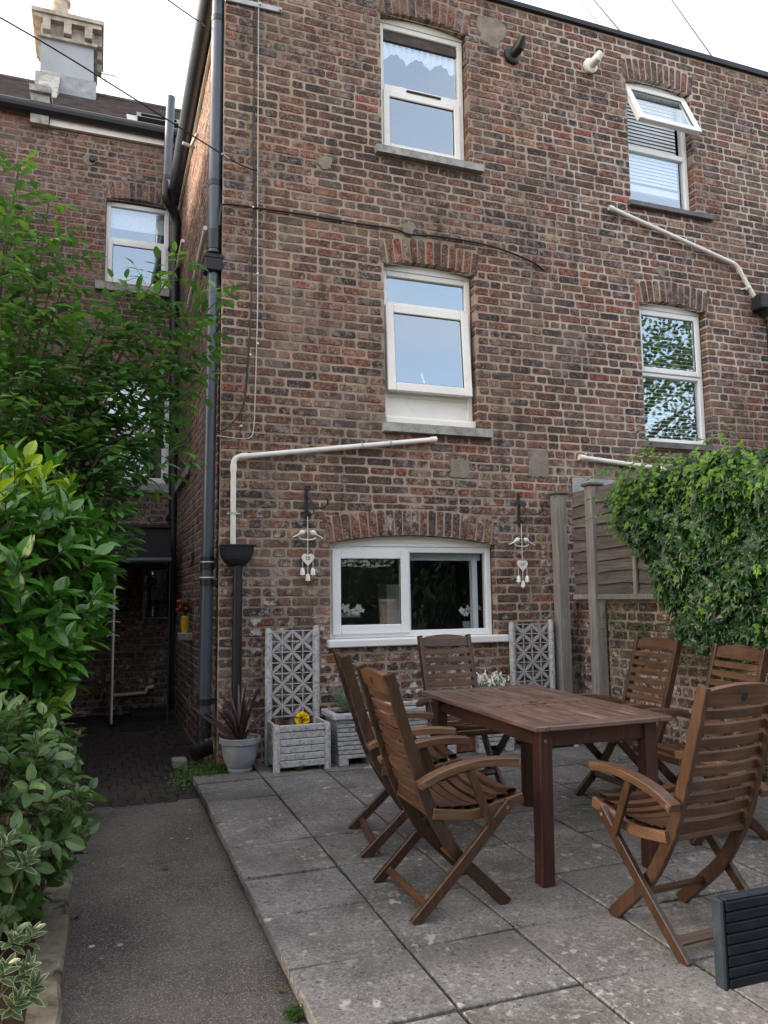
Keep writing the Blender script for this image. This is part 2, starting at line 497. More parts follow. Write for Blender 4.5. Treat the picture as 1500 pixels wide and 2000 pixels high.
class MB:
    def __init__(self):
        self.v, self.f, self.c = [], [], []
        self.cur = None

    def add(self, vs, fs, c=None):
        n = len(self.v)
        self.v += [tuple(p) for p in vs]
        self.f += [tuple(i + n for i in q) for q in fs]
        self.c += [c] * len(fs)
        return self

    def box(self, x0, x1, y0, y1, z0, z1, mat=None, c=None):
        vs = [(x0, y0, z0), (x1, y0, z0), (x1, y1, z0), (x0, y1, z0), (x0, y0, z1), (x1, y0, z1), (x1, y1, z1), (x0, y1, z1)]
        if mat is not None:
            vs = [mat @ Vector(p) for p in vs]
        return self.add(vs, [(0, 3, 2, 1), (4, 5, 6, 7), (0, 1, 5, 4), (1, 2, 6, 5), (2, 3, 7, 6), (3, 0, 4, 7)], c)

    def cbox(self, x0, x1, y0, y1, z0, z1, b=.004, mat=None):
        """box with chamfered long edges all round (a bevelled board)"""
        dx, dy, dz = min(b, (x1 - x0) * .3), min(b, (y1 - y0) * .3), min(b, (z1 - z0) * .3)
        vs = []
        for z, i in ((z0, 1), (z0 + dz, 0), (z1 - dz, 0), (z1, 1)):
            ex, ey = (dx, dy) if i else (0, 0)
            for x, y in ((x0 + ex, y0 + dy), (x0 + dx, y0 + ey), (x1 - dx, y0 + ey), (x1 - ex, y0 + dy),
                         (x1 - ex, y1 - dy), (x1 - dx, y1 - ey), (x0 + dx, y1 - ey), (x0 + ex, y1 - dy)):
                vs.append((x, y, z))
        if mat is not None:
            vs = [mat @ Vector(p) for p in vs]
        fs = [tuple(range(7, -1, -1)), tuple(range(24, 32))]
        for k in range(3):
            for i in range(8):
                j = (i + 1) % 8
                fs.append((k * 8 + i, k * 8 + j, k * 8 + 8 + j, k * 8 + 8 + i))
        return self.add(vs, fs)

    def bar(self, a, b, w, t, up=(0, 0, 1)):
        """bar from a to b, w wide (sideways), t thick (along up)"""
        a, b = Vector(a), Vector(b)
        d = (b - a)
        L = d.length
        d.normalize()
        s = d.cross(Vector(up)).normalized()
        u = s.cross(d).normalized()
        m = Matrix(((s[0], d[0], u[0], a[0]), (s[1], d[1], u[1], a[1]), (s[2], d[2], u[2], a[2]), (0, 0, 0, 1)))
        return self.cbox(-w / 2, w / 2, 0, L, -t / 2, t / 2, .003, m)

    def tube(self, pts, r, n=10, caps=True):
        pts = [Vector(p) for p in pts]
        rs = r if isinstance(r, (list, tuple)) else [r] * len(pts)
        rings = []
        ref = None
        for i, p in enumerate(pts):
            if i == 0:
                t = pts[1] - p
            elif i == len(pts) - 1:
                t = p - pts[i - 1]
            else:
                t = (pts[i + 1] - p).normalized() + (p - pts[i - 1]).normalized()
            t.normalize()
            if ref is None:
                ref = Vector((0, 0, 1)) if abs(t.z) < .9 else Vector((1, 0, 0))
            s = t.cross(ref).normalized()
            u = s.cross(t).normalized()
            ref = u
            rings.append([p + (s * math.cos(2 * math.pi * k / n) + u * math.sin(2 * math.pi * k / n)) * rs[i] for k in range(n)])
        vs = [v for rg in rings for v in rg]
        fs = []
        for i in range(len(pts) - 1):
            for k in range(n):
                j = (k + 1) % n
                fs.append((i * n + k, i * n + j, (i + 1) * n + j, (i + 1) * n + k))
        if caps:
            fs.append(tuple(range(n - 1, -1, -1)))
            fs.append(tuple(range((len(pts) - 1) * n, len(pts) * n)))
        return self.add(vs, fs)

    def lathe(self, prof, cx, cy, n=24, wob=None):
        vs = []
        for (r_, z) in prof:
            for k in range(n):
                a = 2 * math.pi * k / n
                rr = r_ * (wob(k, z) if wob else 1)
                vs.append((cx + rr * math.cos(a), cy + rr * math.sin(a), z))
        fs = []
        for i in range(len(prof) - 1):
            for k in range(n):
                j = (k + 1) % n
                fs.append((i * n + k, i * n + j, (i + 1) * n + j, (i + 1) * n + k))
        fs.append(tuple(range(n - 1, -1, -1)))
        fs.append(tuple(range((len(prof) - 1) * n, len(prof) * n)))
        return self.add(vs, fs)

    def mesh(self, name, mat, org=(0, 0, 0), smooth=False):
        me = bpy.data.meshes.new(name)
        o = org
        me.from_pydata([(p[0] - o[0], p[1] - o[1], p[2] - o[2]) for p in self.v], [], self.f)
        if any(c is not None for c in self.c):
            at = me.attributes.new('pc', 'FLOAT_COLOR', 'FACE')
            buf = np.ones((len(self.f), 4), dtype=np.float32)
            for i, c in enumerate(self.c):
                if c is not None:
                    buf[i, :3] = c
            at.data.foreach_set('color', buf.ravel())
        me.materials.append(mat)
        if smooth:
            me.polygons.foreach_set('use_smooth', [True] * len(me.polygons))
            me.set_sharp_from_angle(angle=math.radians(40))
        me.update()
        return me

    def build(self, name, mat, parent=None, smooth=False, origin=None):
        if parent is not None:
            org = ORG[parent.name]
        elif origin is not None:
            org = Vector(origin)
        else:
            org = Vector((0, 0, 0))
        o = bpy.data.objects.new(name, self.mesh(name, mat, org, smooth))
        COL.objects.link(o)
        if parent is not None:
            o.parent = parent
        else:
            o.location = org
        ORG[o.name] = Vector(org)
        return o


def tag(o, label, cat=None, group=None, kind=None):
    if label:
        o['label'] = label
    if cat:
        o['category'] = cat
    if group:
        o['group'] = group
    if kind:
        o['kind'] = kind
    return o


def thing(name, label, cat, loc=(0, 0, 0), group=None):
    o = bpy.data.objects.new(name, None)
    COL.objects.link(o)
    o.location = loc
    o.empty_display_size = .1
    ORG[o.name] = Vector(loc)
    return tag(o, label, cat, group)


def copy_tree(o, parent=None):
    c = o.copy()
    COL.objects.link(c)
    c.parent = parent
    ORG[c.name] = ORG[o.name]
    for ch in list(o.children):
        copy_tree(ch, c)
    return c


def obj(name, me, parent, mat4=None):
    o = bpy.data.objects.new(name, me)
    COL.objects.link(o)
    o.parent = parent
    if mat4 is not None:
        o.matrix_local = Matrix.Translation(-ORG[parent.name]) @ mat4
    ORG[o.name] = ORG[parent.name]
    return o

# ------------------------------------------------------------------ brickwork
STEP0 = -.065
XC = 0.8627              # left corner of the rear wing
YB = 9.6                 # rear wall of the main house
CH = 0.0759              # one brick course
PARTY = 3.97
PAL = [((.170, .076, .055), 4), ((.140, .066, .050), 5), ((.195, .092, .068), 3), ((.110, .060, .050), 5), ((.074, .050, .047), 4),
       ((.042, .034, .037), 3), ((.175, .112, .080), 2.0), ((.240, .078, .055), 1.2), ((.250, .185, .130), .8), ((.150, .098, .088), 3)]


def brick_col(rng):
    t = rng.random() * sum(w for _, w in PAL)
    for c, w in PAL:
        t -= w
        if t < 0:
            break
    k = 1.0 + .42 * rng.random()
    return (c[0] * k * 1.15, c[1] * k * 1.10, c[2] * k * 1.0)


def frame_front(Y):
    return lambda u, z, d: (u, Y - d, z)


def frame_left(X):
    return lambda u, z, d: (X - d, u, z)


def frame_mid(cx, cz, ang, fr):
    ca, sa = math.cos(ang), math.sin(ang)
    return lambda u, z, d: fr(cx + u * ca + z * sa, cz - u * sa + z * ca, d)


def add_brick(mb, fr, u0, u1, z0, z1, depth, rng, ch=.006, prd=.0):
    j = lambda a: (rng.random() - .5) * 2 * a
    dd = prd + j(.0022)
    w, h = u1 - u0, z1 - z0
    e = min(.012, w * .2, h * .25)
    outline = [(u0 + e, z0), (u0 + w * .4, z0), (u0 + w * .7, z0), (u1 - e, z0), (u1, z0 + e), (u1, z1 - e), (u1 - e, z1),
               (u0 + w * .62, z1), (u0 + w * .3, z1), (u0 + e, z1), (u0, z1 - e), (u0, z0 + e)]
    n = len(outline)
    pts = [(u + j(.0038), z + j(.0034)) for u, z in outline]
    cu, cz = (u0 + u1) / 2, (z0 + z1) / 2
    vs = [fr(u, z, -depth) for u, z in pts]
    vs += [fr(u, z, dd - ch) for u, z in pts]
    iw, ih = (w - ch * 2.4) / w, (h - ch * 2.2) / h
    tl, tr2 = j(.0016), j(.0016)
    vs += [fr(cu + (u - cu) * iw, cz + (z - cz) * ih, dd + (u - cu) / w * tl + (z - cz) / h * tr2) for u, z in pts]
    c = brick_col(rng)
    mb.add(vs, [tuple(range(2 * n, 3 * n))], c)
    m_ = len(mb.v) - len(vs)
    fs = []
    for o in (0, n):
        for i in range(n):
            k = (i + 1) % n
            fs.append((m_ + o + i, m_ + o + k, m_ + o + k + n, m_ + o + i + n))
    mb.f += fs
    edge = tuple(x * .62 + y * .38 for x, y in zip(c, (.30, .24, .18)))
    mb.c += [c] * n + [edge] * n


def bond(u0, u1, course, rng, st=.2250, hd=.1125):
    """mostly stretchers with a header every few bricks"""
    out = []
    u = u0
    if course % 2:
        out.append((u, u + hd))
        u += hd
        if rng.random() < .5:
            out.append((u, u + hd * .62))
            u += hd * .62
    n = rng.randint(0, 2)
    while u < u1 - .02:
        w = hd if n % 4 == 3 else st
        w *= 1 + (rng.random() - .5) * .05
        out.append((u, min(u + w, u1)))
        u += w
        n += 1
    return out


def arc_z(op, u):
    """underside of the segmental arch over an opening"""
    if op['rise'] <= 0:
        return op['z1']
    c = (op['u0'] + op['u1']) / 2
    h = (op['u1'] - op['u0']) / 2
    Rr = (h * h + op['rise'] ** 2) / (2 * op['rise'])
    x = min(abs(u - c), h)
    return op['z1'] + math.sqrt(Rr * Rr - x * x) - (Rr - op['rise'])


VH = .208


def party_shift(k):
    return (0, .112, -.055, .165, .03, -.11)[k % 6]


def make_wall(house, fr, u0, u1, z0, z1, ops, mortar, seed, depth=.10, label=None, visible=None, nbest=300, tooth=''):
    """wall sheet + bricks; the bricks showing largest are objects, the rest one mesh"""
    rng = random.Random(seed)
    J = .0056           # half joint
    REC = -.0045        # mortar face behind the brick face
    mb = MB()
    us = sorted(set([u0, u1] + [o['u0'] for o in ops] + [o['u1'] for o in ops]))
    zs = sorted(set([z0, z1] + [o['z0'] for o in ops] + [arc_z(o, (o['u0'] + o['u1']) / 2) + .002 for o in ops]))
    for i in range(len(us) - 1):
        for k in range(len(zs) - 1):
            cu, cz = (us[i] + us[i + 1]) / 2, (zs[k] + zs[k + 1]) / 2
            if any(o['u0'] < cu < o['u1'] and o['z0'] < cz < arc_z(o, (o['u0'] + o['u1']) / 2) + .002 for o in ops):
                continue
            mb.add([fr(us[i], zs[k], REC), fr(us[i + 1], zs[k], REC), fr(us[i + 1], zs[k + 1], REC), fr(us[i], zs[k + 1], REC)], [(0, 1, 2, 3)])
    for o in ops:
        zt = arc_z(o, (o['u0'] + o['u1']) / 2) + .002
        n = 14
        for s in range(n):
            a = o['u0'] + (o['u1'] - o['u0']) * s / n
            b = o['u0'] + (o['u1'] - o['u0']) * (s + 1) / n
            za, zb = arc_z(o, a), arc_z(o, b)
            if o['rise'] > 0:
                mb.add([fr(a, za, REC), fr(b, zb, REC), fr(b, zt, REC), fr(a, zt, REC)], [(0, 1, 2, 3)])
            mb.add([fr(a, za, REC), fr(b, zb, REC), fr(b, zb, -.16), fr(a, za, -.16)], [(0, 1, 2, 3)])
        for u in (o['u0'] - .0075, o['u1'] + .0075):
            mb.add([fr(u, o['z0'], REC), fr(u, o['z1'], REC), fr(u, o['z1'], -.16), fr(u, o['z0'], -.16)], [(0, 1, 2, 3)])
        mb.add([fr(o['u0'], o['z0'], REC), fr(o['u1'], o['z0'], REC), fr(o['u1'], o['z0'], -.16), fr(o['u0'], o['z0'], -.16)], [(0, 1, 2, 3)])
    wall = mb.build('wall', mortar, house)
    if label:
        wall['label'] = label
    items = []
    nz = int(math.ceil((z1 - z0) / CH))
    for k in range(nz):
        a, b = z0 + k * CH, min(z0 + (k + 1) * CH, z1)
        ua = u0 + (party_shift(k) if tooth == 'start' else 0)
        ub_ = u1 + (party_shift(k) if tooth == 'end' else 0)
        for (p, q) in bond(ua, ub_, k, rng):
            p2, q2 = p + J, q - J
            pieces = [(p2, q2, a + J, b - J)]
            for o in ops:
                ext = VH + .012 if o['rise'] > 0 else 0
                lo, hi = o['u0'] - (.035 if ext else 0), o['u1'] + (.035 if ext else 0)
                nxt = []
                for (pu, qu, pz, qz) in pieces:
                    cz = (pz + qz) / 2
                    inarch = ext and cz > o['z1'] - .01
                    L, H = (lo, hi) if inarch else (o['u0'], o['u1'])
                    top_z = arc_z(o, min(max((pu + qu) / 2, o['u0']), o['u1'])) + ext
                    if qu <= L or pu >= H or qz <= o['z0'] or pz >= top_z:
                        nxt.append((pu, qu, pz, qz))
                        continue
                    if pu < L - .02:
                        nxt.append((pu, L - (0 if not inarch else .004), pz, qz))
                    if qu > H + .02:
                        nxt.append((H + (0 if not inarch else .004), qu, pz, qz))
                    if pz < o['z0'] - .02 and qz > o['z0']:
                        nxt.append((max(pu, L), min(qu, H), pz, o['z0'] - .003))
                    elif qz > top_z + .018:
                        nxt.append((max(pu, L), min(qu, H), top_z, qz))
                pieces = nxt
            for pc in pieces:
                if pc[1] - pc[0] > .02 and pc[3] - pc[2] > .015:
                    items.append(pc)
    scored = []
    for it in items:
        P = project(fr((it[0] + it[1]) / 2, (it[2] + it[3]) / 2, 0))
        s = 0
        if P and -10 < P[0] < 1510 and -10 < P[1] < 2010 and (visible is None or visible(P[0], P[1])):
            A = project(fr(it[0], it[2], 0))
            B = project(fr(it[1], it[3], 0))
            s = abs(A[0] - B[0]) * abs(A[1] - B[1])
        scored.append(s)
    order = sorted(range(len(items)), key=lambda i: -scored[i])
    best = set(i for i in order[:nbest] if scored[i] > 0)
    rest = MB()
    for i, it in enumerate(items):
        if i in best:
            one = MB()
            add_brick(one, fr, *it, depth, rng)
            one.build('brick', M['brick'], wall)
        else:
            add_brick(rest, fr, *it, depth, rng)
    rs = rest.build('brickwork', M['brick'], wall)
    rs['kind'] = 'stuff'
    # arches of upright bricks
    for o in ops:
        if o['rise'] <= 0:
            continue
        bk = MB()
        n = max(8, int(round((o['u1'] - o['u0'] + .06) / .0735)))
        w = (o['u1'] - o['u0'] + .06) / n
        c = (o['u0'] + o['u1']) / 2
        ub = [o['u0'] - .03 + (i + .5) * w for i in range(n)]
        bk.add([fr(o['u0'] - .035, o['z1'] - .0, REC - .004), fr(o['u1'] + .035, o['z1'], REC - .004), fr(o['u1'] + .035, o['z1'] + .004, REC - .004), fr(o['u0'] - .035, o['z1'] + .004, REC - .004)], [(0, 1, 2, 3)])
        arch = bk.build('arch', mortar, house)
        for u in ub:
            one = MB()
            t = (u - c) / ((o['u1'] - o['u0']) / 2)
            ang = t * .17
            zc = arc_z(o, min(max(u, o['u0']), o['u1']))
            add_brick(one, frame_mid(u, zc, ang, fr), -w / 2 + .0045, w / 2 - .0045, 0, VH, depth, rng, .005, .0015)
            one.build('brick', M['brick'], arch)
    return wall


def op(u0, u1, z0, z1, rise=.06):
    return dict(u0=u0, u1=u1, z0=z0, z1=z1, rise=rise)


OP_LOW = op(1.742, 3.228, .90, 1.672, .072)
OP_MID = op(2.232, 3.092, 2.685, 4.075, .05)
OP_TOP = op(2.231, 3.074, 5.12, 6.39, .05)
OP_UR = op(4.843, 5.645, 5.075, 6.375, .05)
OP_LR = op(4.878, 5.682, 2.68, 4.045, .05)

FRONT = frame_front(WALL)
house = thing('brick_house', 'tall brown brick rear wing with tan mortar, low wide window and grey corner pipe', 'house', (XC, WALL, 0))
ROOF_Z = 6.80


def vis_front(x, y):
    # the table, chairs, planters and shrubs hide these parts of the facade
    return y < 1330 and not (520 < x < 610 and y > 1225)


wall_a = make_wall(house, FRONT, XC, PARTY, -.35, ROOF_Z, [OP_LOW, OP_MID, OP_TOP], M['mortar_tan'], 11, visible=vis_front, tooth='end')
neighbour = thing('neighbour_house', 'adjoining brick house with white mortar and an open top window', 'house', (PARTY, WALL, 0))
wall_b = make_wall(neighbour, FRONT, PARTY, 7.6, -.35, ROOF_Z, [OP_UR, OP_LR], M['mortar_tan'], 12, tooth='start',
                   visible=lambda x, y: y < 900)
SIDE = frame_left(XC)
wall_s = make_wall(house, SIDE, WALL + .106, YB, -.35, 6.32, [], M['mortar_tan'], 13, nbest=120)
# end of the facade bricks where the side wall starts, flat roof, coping
t = MB()
t.box(XC + .02, PARTY, WALL + .10, YB, 6.22, 6.3)
t.add([(XC - .05, WALL + .02, 6.34), (PARTY, WALL + .02, ROOF_Z), (PARTY, YB, ROOF_Z), (XC - .05, YB, 6.34)], [(0, 1, 2, 3)])
t.build('roof', M['slate'], house)
t = MB()
t.box(XC - .03, PARTY - .002, WALL - .035, WALL + .16, ROOF_Z, ROOF_Z + .045)
t.build('coping', M['black_matte'], house)
t = MB()
t.box(PARTY, 7.6, WALL + .10, YB, 6.7, ROOF_Z - .01)
t.build('roof', M['slate'], neighbour)
t = MB()
t.box(PARTY + .002, 7.6, WALL - .035, WALL + .16, ROOF_Z, ROOF_Z + .045)
t.box(PARTY + 1.2, 7.6, WALL - .03, WALL + .16, ROOF_Z + .045, ROOF_Z + .06)
t.build('coping', M['black_matte'], neighbour)
t = MB()
t.box(7.6, 7.7, WALL, YB, -.35, ROOF_Z)
t.box(PARTY, 7.6, YB - .1, YB, -.35, ROOF_Z)
t.build('rear_wall', M['mortar_dark'], neighbour)
t = MB()
t.box(XC + .12, PARTY, YB - .14, YB - .02, -.35, 6.25)
t.build('rear_wall', M['mortar_dark'], house)


# ------------------------------------------------------------------ windows
def bars(mb, x0, x1, z0, z1, y0, y1, w, wb=None):
    """four bevelled bars round a rectangle in the XZ plane"""
    wb = wb or w
    mb.cbox(x0, x0 + w, y0, y1, z0, z1, .006)
    mb.cbox(x1 - w, x1, y0, y1, z0, z1, .006)
    mb.cbox(x0 + w, x1 - w, y0 + .0015, y1, z0, z0 + wb, .006)
    mb.cbox(x0 + w, x1 - w, y0 + .0015, y1, z1 - w, z1, .006)


def pane(parent, x0, x1, z0, z1, y, mat='glass', name='pane'):
    t = MB()
    t.add([(x0 - .008, y, z0 - .008), (x1 + .008, y, z0 - .008), (x1 + .008, y, z1 + .008), (x0 - .008, y, z1 + .008)], [(0, 1, 2, 3)])
    return t.build(name, M[mat], parent)


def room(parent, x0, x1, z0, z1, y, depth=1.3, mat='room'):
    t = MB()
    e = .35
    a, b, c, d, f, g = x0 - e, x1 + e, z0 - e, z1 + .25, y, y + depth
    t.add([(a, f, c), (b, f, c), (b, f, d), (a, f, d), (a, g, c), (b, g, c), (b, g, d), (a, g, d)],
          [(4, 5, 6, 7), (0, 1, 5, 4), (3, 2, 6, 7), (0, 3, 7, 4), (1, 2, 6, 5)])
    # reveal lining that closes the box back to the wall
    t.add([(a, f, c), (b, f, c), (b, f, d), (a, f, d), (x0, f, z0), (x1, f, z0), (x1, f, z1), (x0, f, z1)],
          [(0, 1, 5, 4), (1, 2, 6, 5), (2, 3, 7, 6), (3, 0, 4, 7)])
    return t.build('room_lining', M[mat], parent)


def head_panel(mb, o, y0, y1, zb, inset=.003):
    n = 16
    for i in range(n):
        a = o['u0'] + inset + (o['u1'] - o['u0'] - 2 * inset) * i / n
        b = o['u0'] + inset + (o['u1'] - o['u0'] - 2 * inset) * (i + 1) / n
        za, zb2 = arc_z(o, a) - .004, arc_z(o, b) - .004
        mb.add([(a, y0, zb), (b, y0, zb), (b, y0, zb2), (a, y0, za), (a, y1, zb), (b, y1, zb), (b, y1, zb2), (a, y1, za)],
               [(0, 1, 2, 3), (0, 4, 5, 1), (3, 2, 6, 7)])


def sill(parent, x0, x1, z0, z1, y0, y1, mat, proud=.05):
    t = MB()
    t.add([(x0, y0 - proud, z0), (x1, y0 - proud, z0), (x1, y1, z0), (x0, y1, z0),
           (x0, y0 - proud, z1 - .012), (x1, y0 - proud, z1 - .012), (x1, y1, z1), (x0, y1, z1)],
          [(0, 3, 2, 1), (4, 5, 6, 7), (0, 1, 5, 4), (1, 2, 6, 5), (2, 3, 7, 6), (3, 0, 4, 7)])
    return t.build('sill', M[mat], parent)


def sash(parent, x0, x1, z0, z1, y0, w, tilt=0, mat='upvc', gl='glass', slide=0):
    t = MB()
    bars(t, x0, x1, z0, z1, y0, y0 + .055, w)
    p = t.build('sash', M[mat], parent, origin=None)
    g = MB()
    g.add([(x0 + w - .008, y0 + .02, z0 + w - .008), (x1 - w + .008, y0 + .02, z0 + w - .008), (x1 - w + .008, y0 + .02, z1 - w + .008), (x0 + w - .008, y0 + .02, z1 - w + .008)], [(0, 1, 2, 3)])
    gp = g.build('pane', M[gl], p)
    gk = MB()
    bars(gk, x0 + w - .006, x1 - w + .006, z0 + w - .006, z1 - w + .006, y0 + .012, y0 + .019, .011)
    gk.build('gasket', M['black'], p)
    if tilt:
        piv = Vector((0, y0 + .03, z1)) - ORG[parent.name]
        p.matrix_local = Matrix.Translation(piv) @ Matrix.Rotation(tilt, 4, 'X') @ Matrix.Translation(-piv)
    return p


REC_W = .085       # frames sit this far behind the brick face
Y0 = WALL + REC_W


def window(hs, o, label, zb=None, mat='upvc'):
    t = MB()
    zb = zb if zb is not None else o['z0']
    bars(t, o['u0'] + .004, o['u1'] - .004, zb + .002, o['z1'] - .02, Y0, Y0 + .07, .052)
    head_panel(t, o, Y0 - .006, Y0 + .06, o['z1'] - .021)
    w = t.build('window', M[mat], hs)
    w['label'] = label
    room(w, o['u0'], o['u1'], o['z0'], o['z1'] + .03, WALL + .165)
    return w


def transom(w, x0, x1, z0, z1, mat='upvc', dy=0):
    t = MB()
    t.cbox(x0 + .055, x1 - .055, Y0 + .002 + dy, Y0 + .065, z0, z1, .006)
    return t.build('transom', M[mat], w)


# top window: fixed light over a sash, scalloped net behind
o = OP_TOP
zt = W(820, 171)[2]
w = window(house, o, 'topmost white window with a scalloped net valance', mat='upvc_old')
transom(w, o['u0'], o['u1'], zt - .035, zt + .03, 'upvc_old')
pane(w, o['u0'] + .055, o['u1'] - .055, zt + .03, o['z1'] - .072, Y0 + .03)
sash(w, o['u0'] + .045, o['u1'] - .045, o['z0'] + .045, zt - .03, Y0 - .012, .062, 0, 'upvc_old')
t = MB()
t.cbox((o['u0'] + o['u1']) / 2 - .15, (o['u0'] + o['u1']) / 2 + .19, Y0 - .012, Y0 + .004, zt - .01, zt + .008)
t.build('trickle_vent', M['black'], w)
t = MB()      # net with scallops
nx = 60
zv0 = o['z1'] - .07
top_, bot_ = [], []
for i in range(nx + 1):
    u = o['u0'] + .04 + (o['u1'] - o['u0'] - .08) * i / nx
    s = abs(math.sin(math.pi * (i / nx) * 3.4 + 2.6))
    bot_.append((u, Y0 + .055 + .012 * math.sin(i * 1.3), zv0 - .19 - .085 * (1 - s)))
    top_.append((u, Y0 + .055 + .012 * math.sin(i * 1.3), zv0 + .05))
t.add(bot_ + top_, [(i, i + 1, nx + 2 + i, nx + 1 + i) for i in range(nx)])
t.build('net_curtain', M['net'], w)
sill(w, W(732, 302)[0], W(940, 341)[0], 5.045, 5.122, WALL, WALL + .14, 'stone', .06)

# middle window: top light, tilted sash, white panel below
o = OP_MID
z1 = W(830, 596)[2]
z2 = 2.965
w = window(house, o, 'middle white window with a plain panel under its tilted sash', mat='upvc_old')
transom(w, o['u0'], o['u1'], z1 - .03, z1 + .03, 'upvc_old')
transom(w, o['u0'], o['u1'], z2 - .03, z2 + .012, 'upvc_old')
pane(w, o['u0'] + .055, o['u1'] - .055, z1 + .03, o['z1'] - .072, Y0 + .03)
s = sash(w, o['u0'] + .03, o['u1'] - .04, z2 + .0, z1 - .005, Y0 - .032, .075, -.065, 'upvc_old')
t = MB()
t.tube([((o['u0'] + o['u1']) / 2 - .05, Y0 + .015, z2 + .10), ((o['u0'] + o['u1']) / 2 - .07, Y0 + .02, z2 + .19)], .009, 8)
t.build('handle', M['upvc'], s)
t = MB()
t.cbox(o['u0'] + .05, o['u1'] - .05, Y0 + .02, Y0 + .04, o['z0'] + .05, z2 - .02)
t.cbox(o['u0'] + .004, o['u1'] + .03, Y0 - .045, Y0 + .05, o['z0'] - .004, o['z0'] + .075, .02)
t.build('panel', M['upvc_old'], w)
sill(w, W(746, 844)[0], W(957, 856)[0], 2.602, 2.684, WALL, WALL + .14, 'stone', .06)

# kitchen window
o = OP_LOW
w = window(house, o, 'wide low kitchen window with a blue-white frame and curved head')
xm = W(803, 1150)[0]
t = MB()
t.cbox(xm - .03, xm + .03, Y0 + .002, Y0 + .065, o['z0'] + .05, o['z1'] - .06, .006)
t.build('mullion', M['upvc'], w)
sash(w, o['u0'] + .035, xm + .012, o['z0'] + .035, o['z1'] - .05, Y0 - .022, .075, 0, 'upvc', 'glass_low')
pane(w, xm + .03, o['u1'] - .055, o['z0'] + .052, o['z1'] - .072, Y0 + .03, 'glass_low')
t = MB()
t.box(xm + .03, o['u1'] - .055, Y0 + .10, Y0 + .16, o['z1'] - .13, o['z1'] - .075)
t.build('roller_blind', M['blind'], w)
t = MB()
t.cbox(o['u1'] - .14, o['u1'] - .09, Y0 + .09, Y0 + .15, o['z0'] + .05, o['z1'] - .07)
t.build('inner_frame', M['upvc'], w)
t = MB()
t.cbox(W(638, 1266)[0], W(989, 1253)[0], WALL - .055, WALL + .10, .84, .901, .008)
t.build('sill', M['upvc'], w)
t = MB()
t.box(o['u0'], o['u1'], WALL + .16, WALL + .42, o['z0'] - .01, o['z0'] + .03)
t.build('inner_sill', M['blind'], w)
t = MB()
t.box(o['u0'] + .1, o['u0'] + .55, WALL + .9, WALL + 1.2, 1.05, 1.09)
t.box(o['u0'] + .85, o['u0'] + 1.10, WALL + 1.0, WALL + 1.25, .6, 1.35)
t.build('kitchen_unit', M['blind'], w)

# neighbour, upper: top-hung sash pushed wide open
o = OP_UR
zt = W(1290, 290)[2]
w = window(neighbour, o, 'white window with its top sash pushed wide open')
transom(w, o['u0'], o['u1'], zt - .028, zt + .028)
pane(w, o['u0'] + .055, o['u1'] - .055, o['z0'] + .055, zt - .028, Y0 + .03)
sash(w, o['u0'] + .02, o['u1'] - .02, zt + .10, o['z1'] - .02, Y0 - .03, .065, -.42)
sill(w, W(1226, 400)[0], W(1389, 430)[0], 5.02, 5.077, WALL, WALL + .14, 'slate_sill', .05)
for k in range(26):
    t = MB()
    zz = o['z0'] + .30 + k * .038
    t.add([(o['u0'] + .05, Y0 + .050, zz), (o['u1'] - .1, Y0 + .050, zz), (o['u1'] - .1, Y0 + .060, zz + .034), (o['u0'] + .05, Y0 + .060, zz + .034)], [(0, 1, 2, 3)])
    t.build('blind_slat', M['blind'], w)
t = MB()
t.box(o['u0'] + .05, o['u1'] - .1, Y0 + .050, Y0 + .09, o['z0'] + .20, o['z0'] + .27)
t.build('blind_rail', M['blind'], w)

# neighbour, lower: two lights with blinds behind
o = OP_LR
zt = W(1320, 727)[2]
w = window(neighbour, o, 'white two-light window with drawn venetian blinds')
transom(w, o['u0'], o['u1'], zt - .04, zt + .005)
pane(w, o['u0'] + .055, o['u1'] - .055, o['z0'] + .055, zt - .04, Y0 + .03)
sash(w, o['u0'] + .02, o['u1'] - .03, zt - .002, o['z1'] - .03, Y0 - .014, .055)
sill(w, W(1258, 872)[0], W(1402, 884)[0], 2.615, 2.682, WALL, WALL + .14, 'slate_sill', .045)
for k in range(32):
    t = MB()
    zz = o['z0'] + .09 + k * .039
    t.add([(o['u0'] + .05, Y0 + .050, zz), (o['u1'] - .06, Y0 + .050, zz), (o['u1'] - .06, Y0 + .078, zz + .016), (o['u0'] + .05, Y0 + .078, zz + .016)], [(0, 1, 2, 3)])
    t.build('blind_slat', M['blind'], w)

# cement patches smeared over the brickwork
def patch(hs, px, py, ru, rz, seed, mat='cement', squarish=0):
    rng = random.Random(seed)
    c = W(px, py)
    n = 44
    ring, inn = [], []
    ph = [rng.random() * 6.28 for _ in range(4)]
    for i in range(n):
        a = 2 * math.pi * i / n
        k = .9 + .12 * math.sin(2 * a + ph[0]) + .10 * math.sin(3 * a + ph[1]) + .07 * math.sin(5 * a + ph[2]) + .05 * math.sin(9 * a + ph[3])
        ca, sa = math.cos(a), math.sin(a)
        if squarish:
            m_ = 1 / max(abs(ca), abs(sa))
            k = m_ * (.88 + .14 * rng.random())
        ring.append((c[0] + ca * ru * k, WALL + .004, c[2] + sa * rz * k))
        inn.append((c[0] + ca * ru * k * .9, WALL - .0075, c[2] + sa * rz * k * .9))
    t = MB()
    t.add(ring + inn, [tuple(range(n, 2 * n))] + [(i, (i + 1) % n, n + (i + 1) % n, n + i) for i in range(n)])
    return t.build('cement_patch', M[mat], hs)


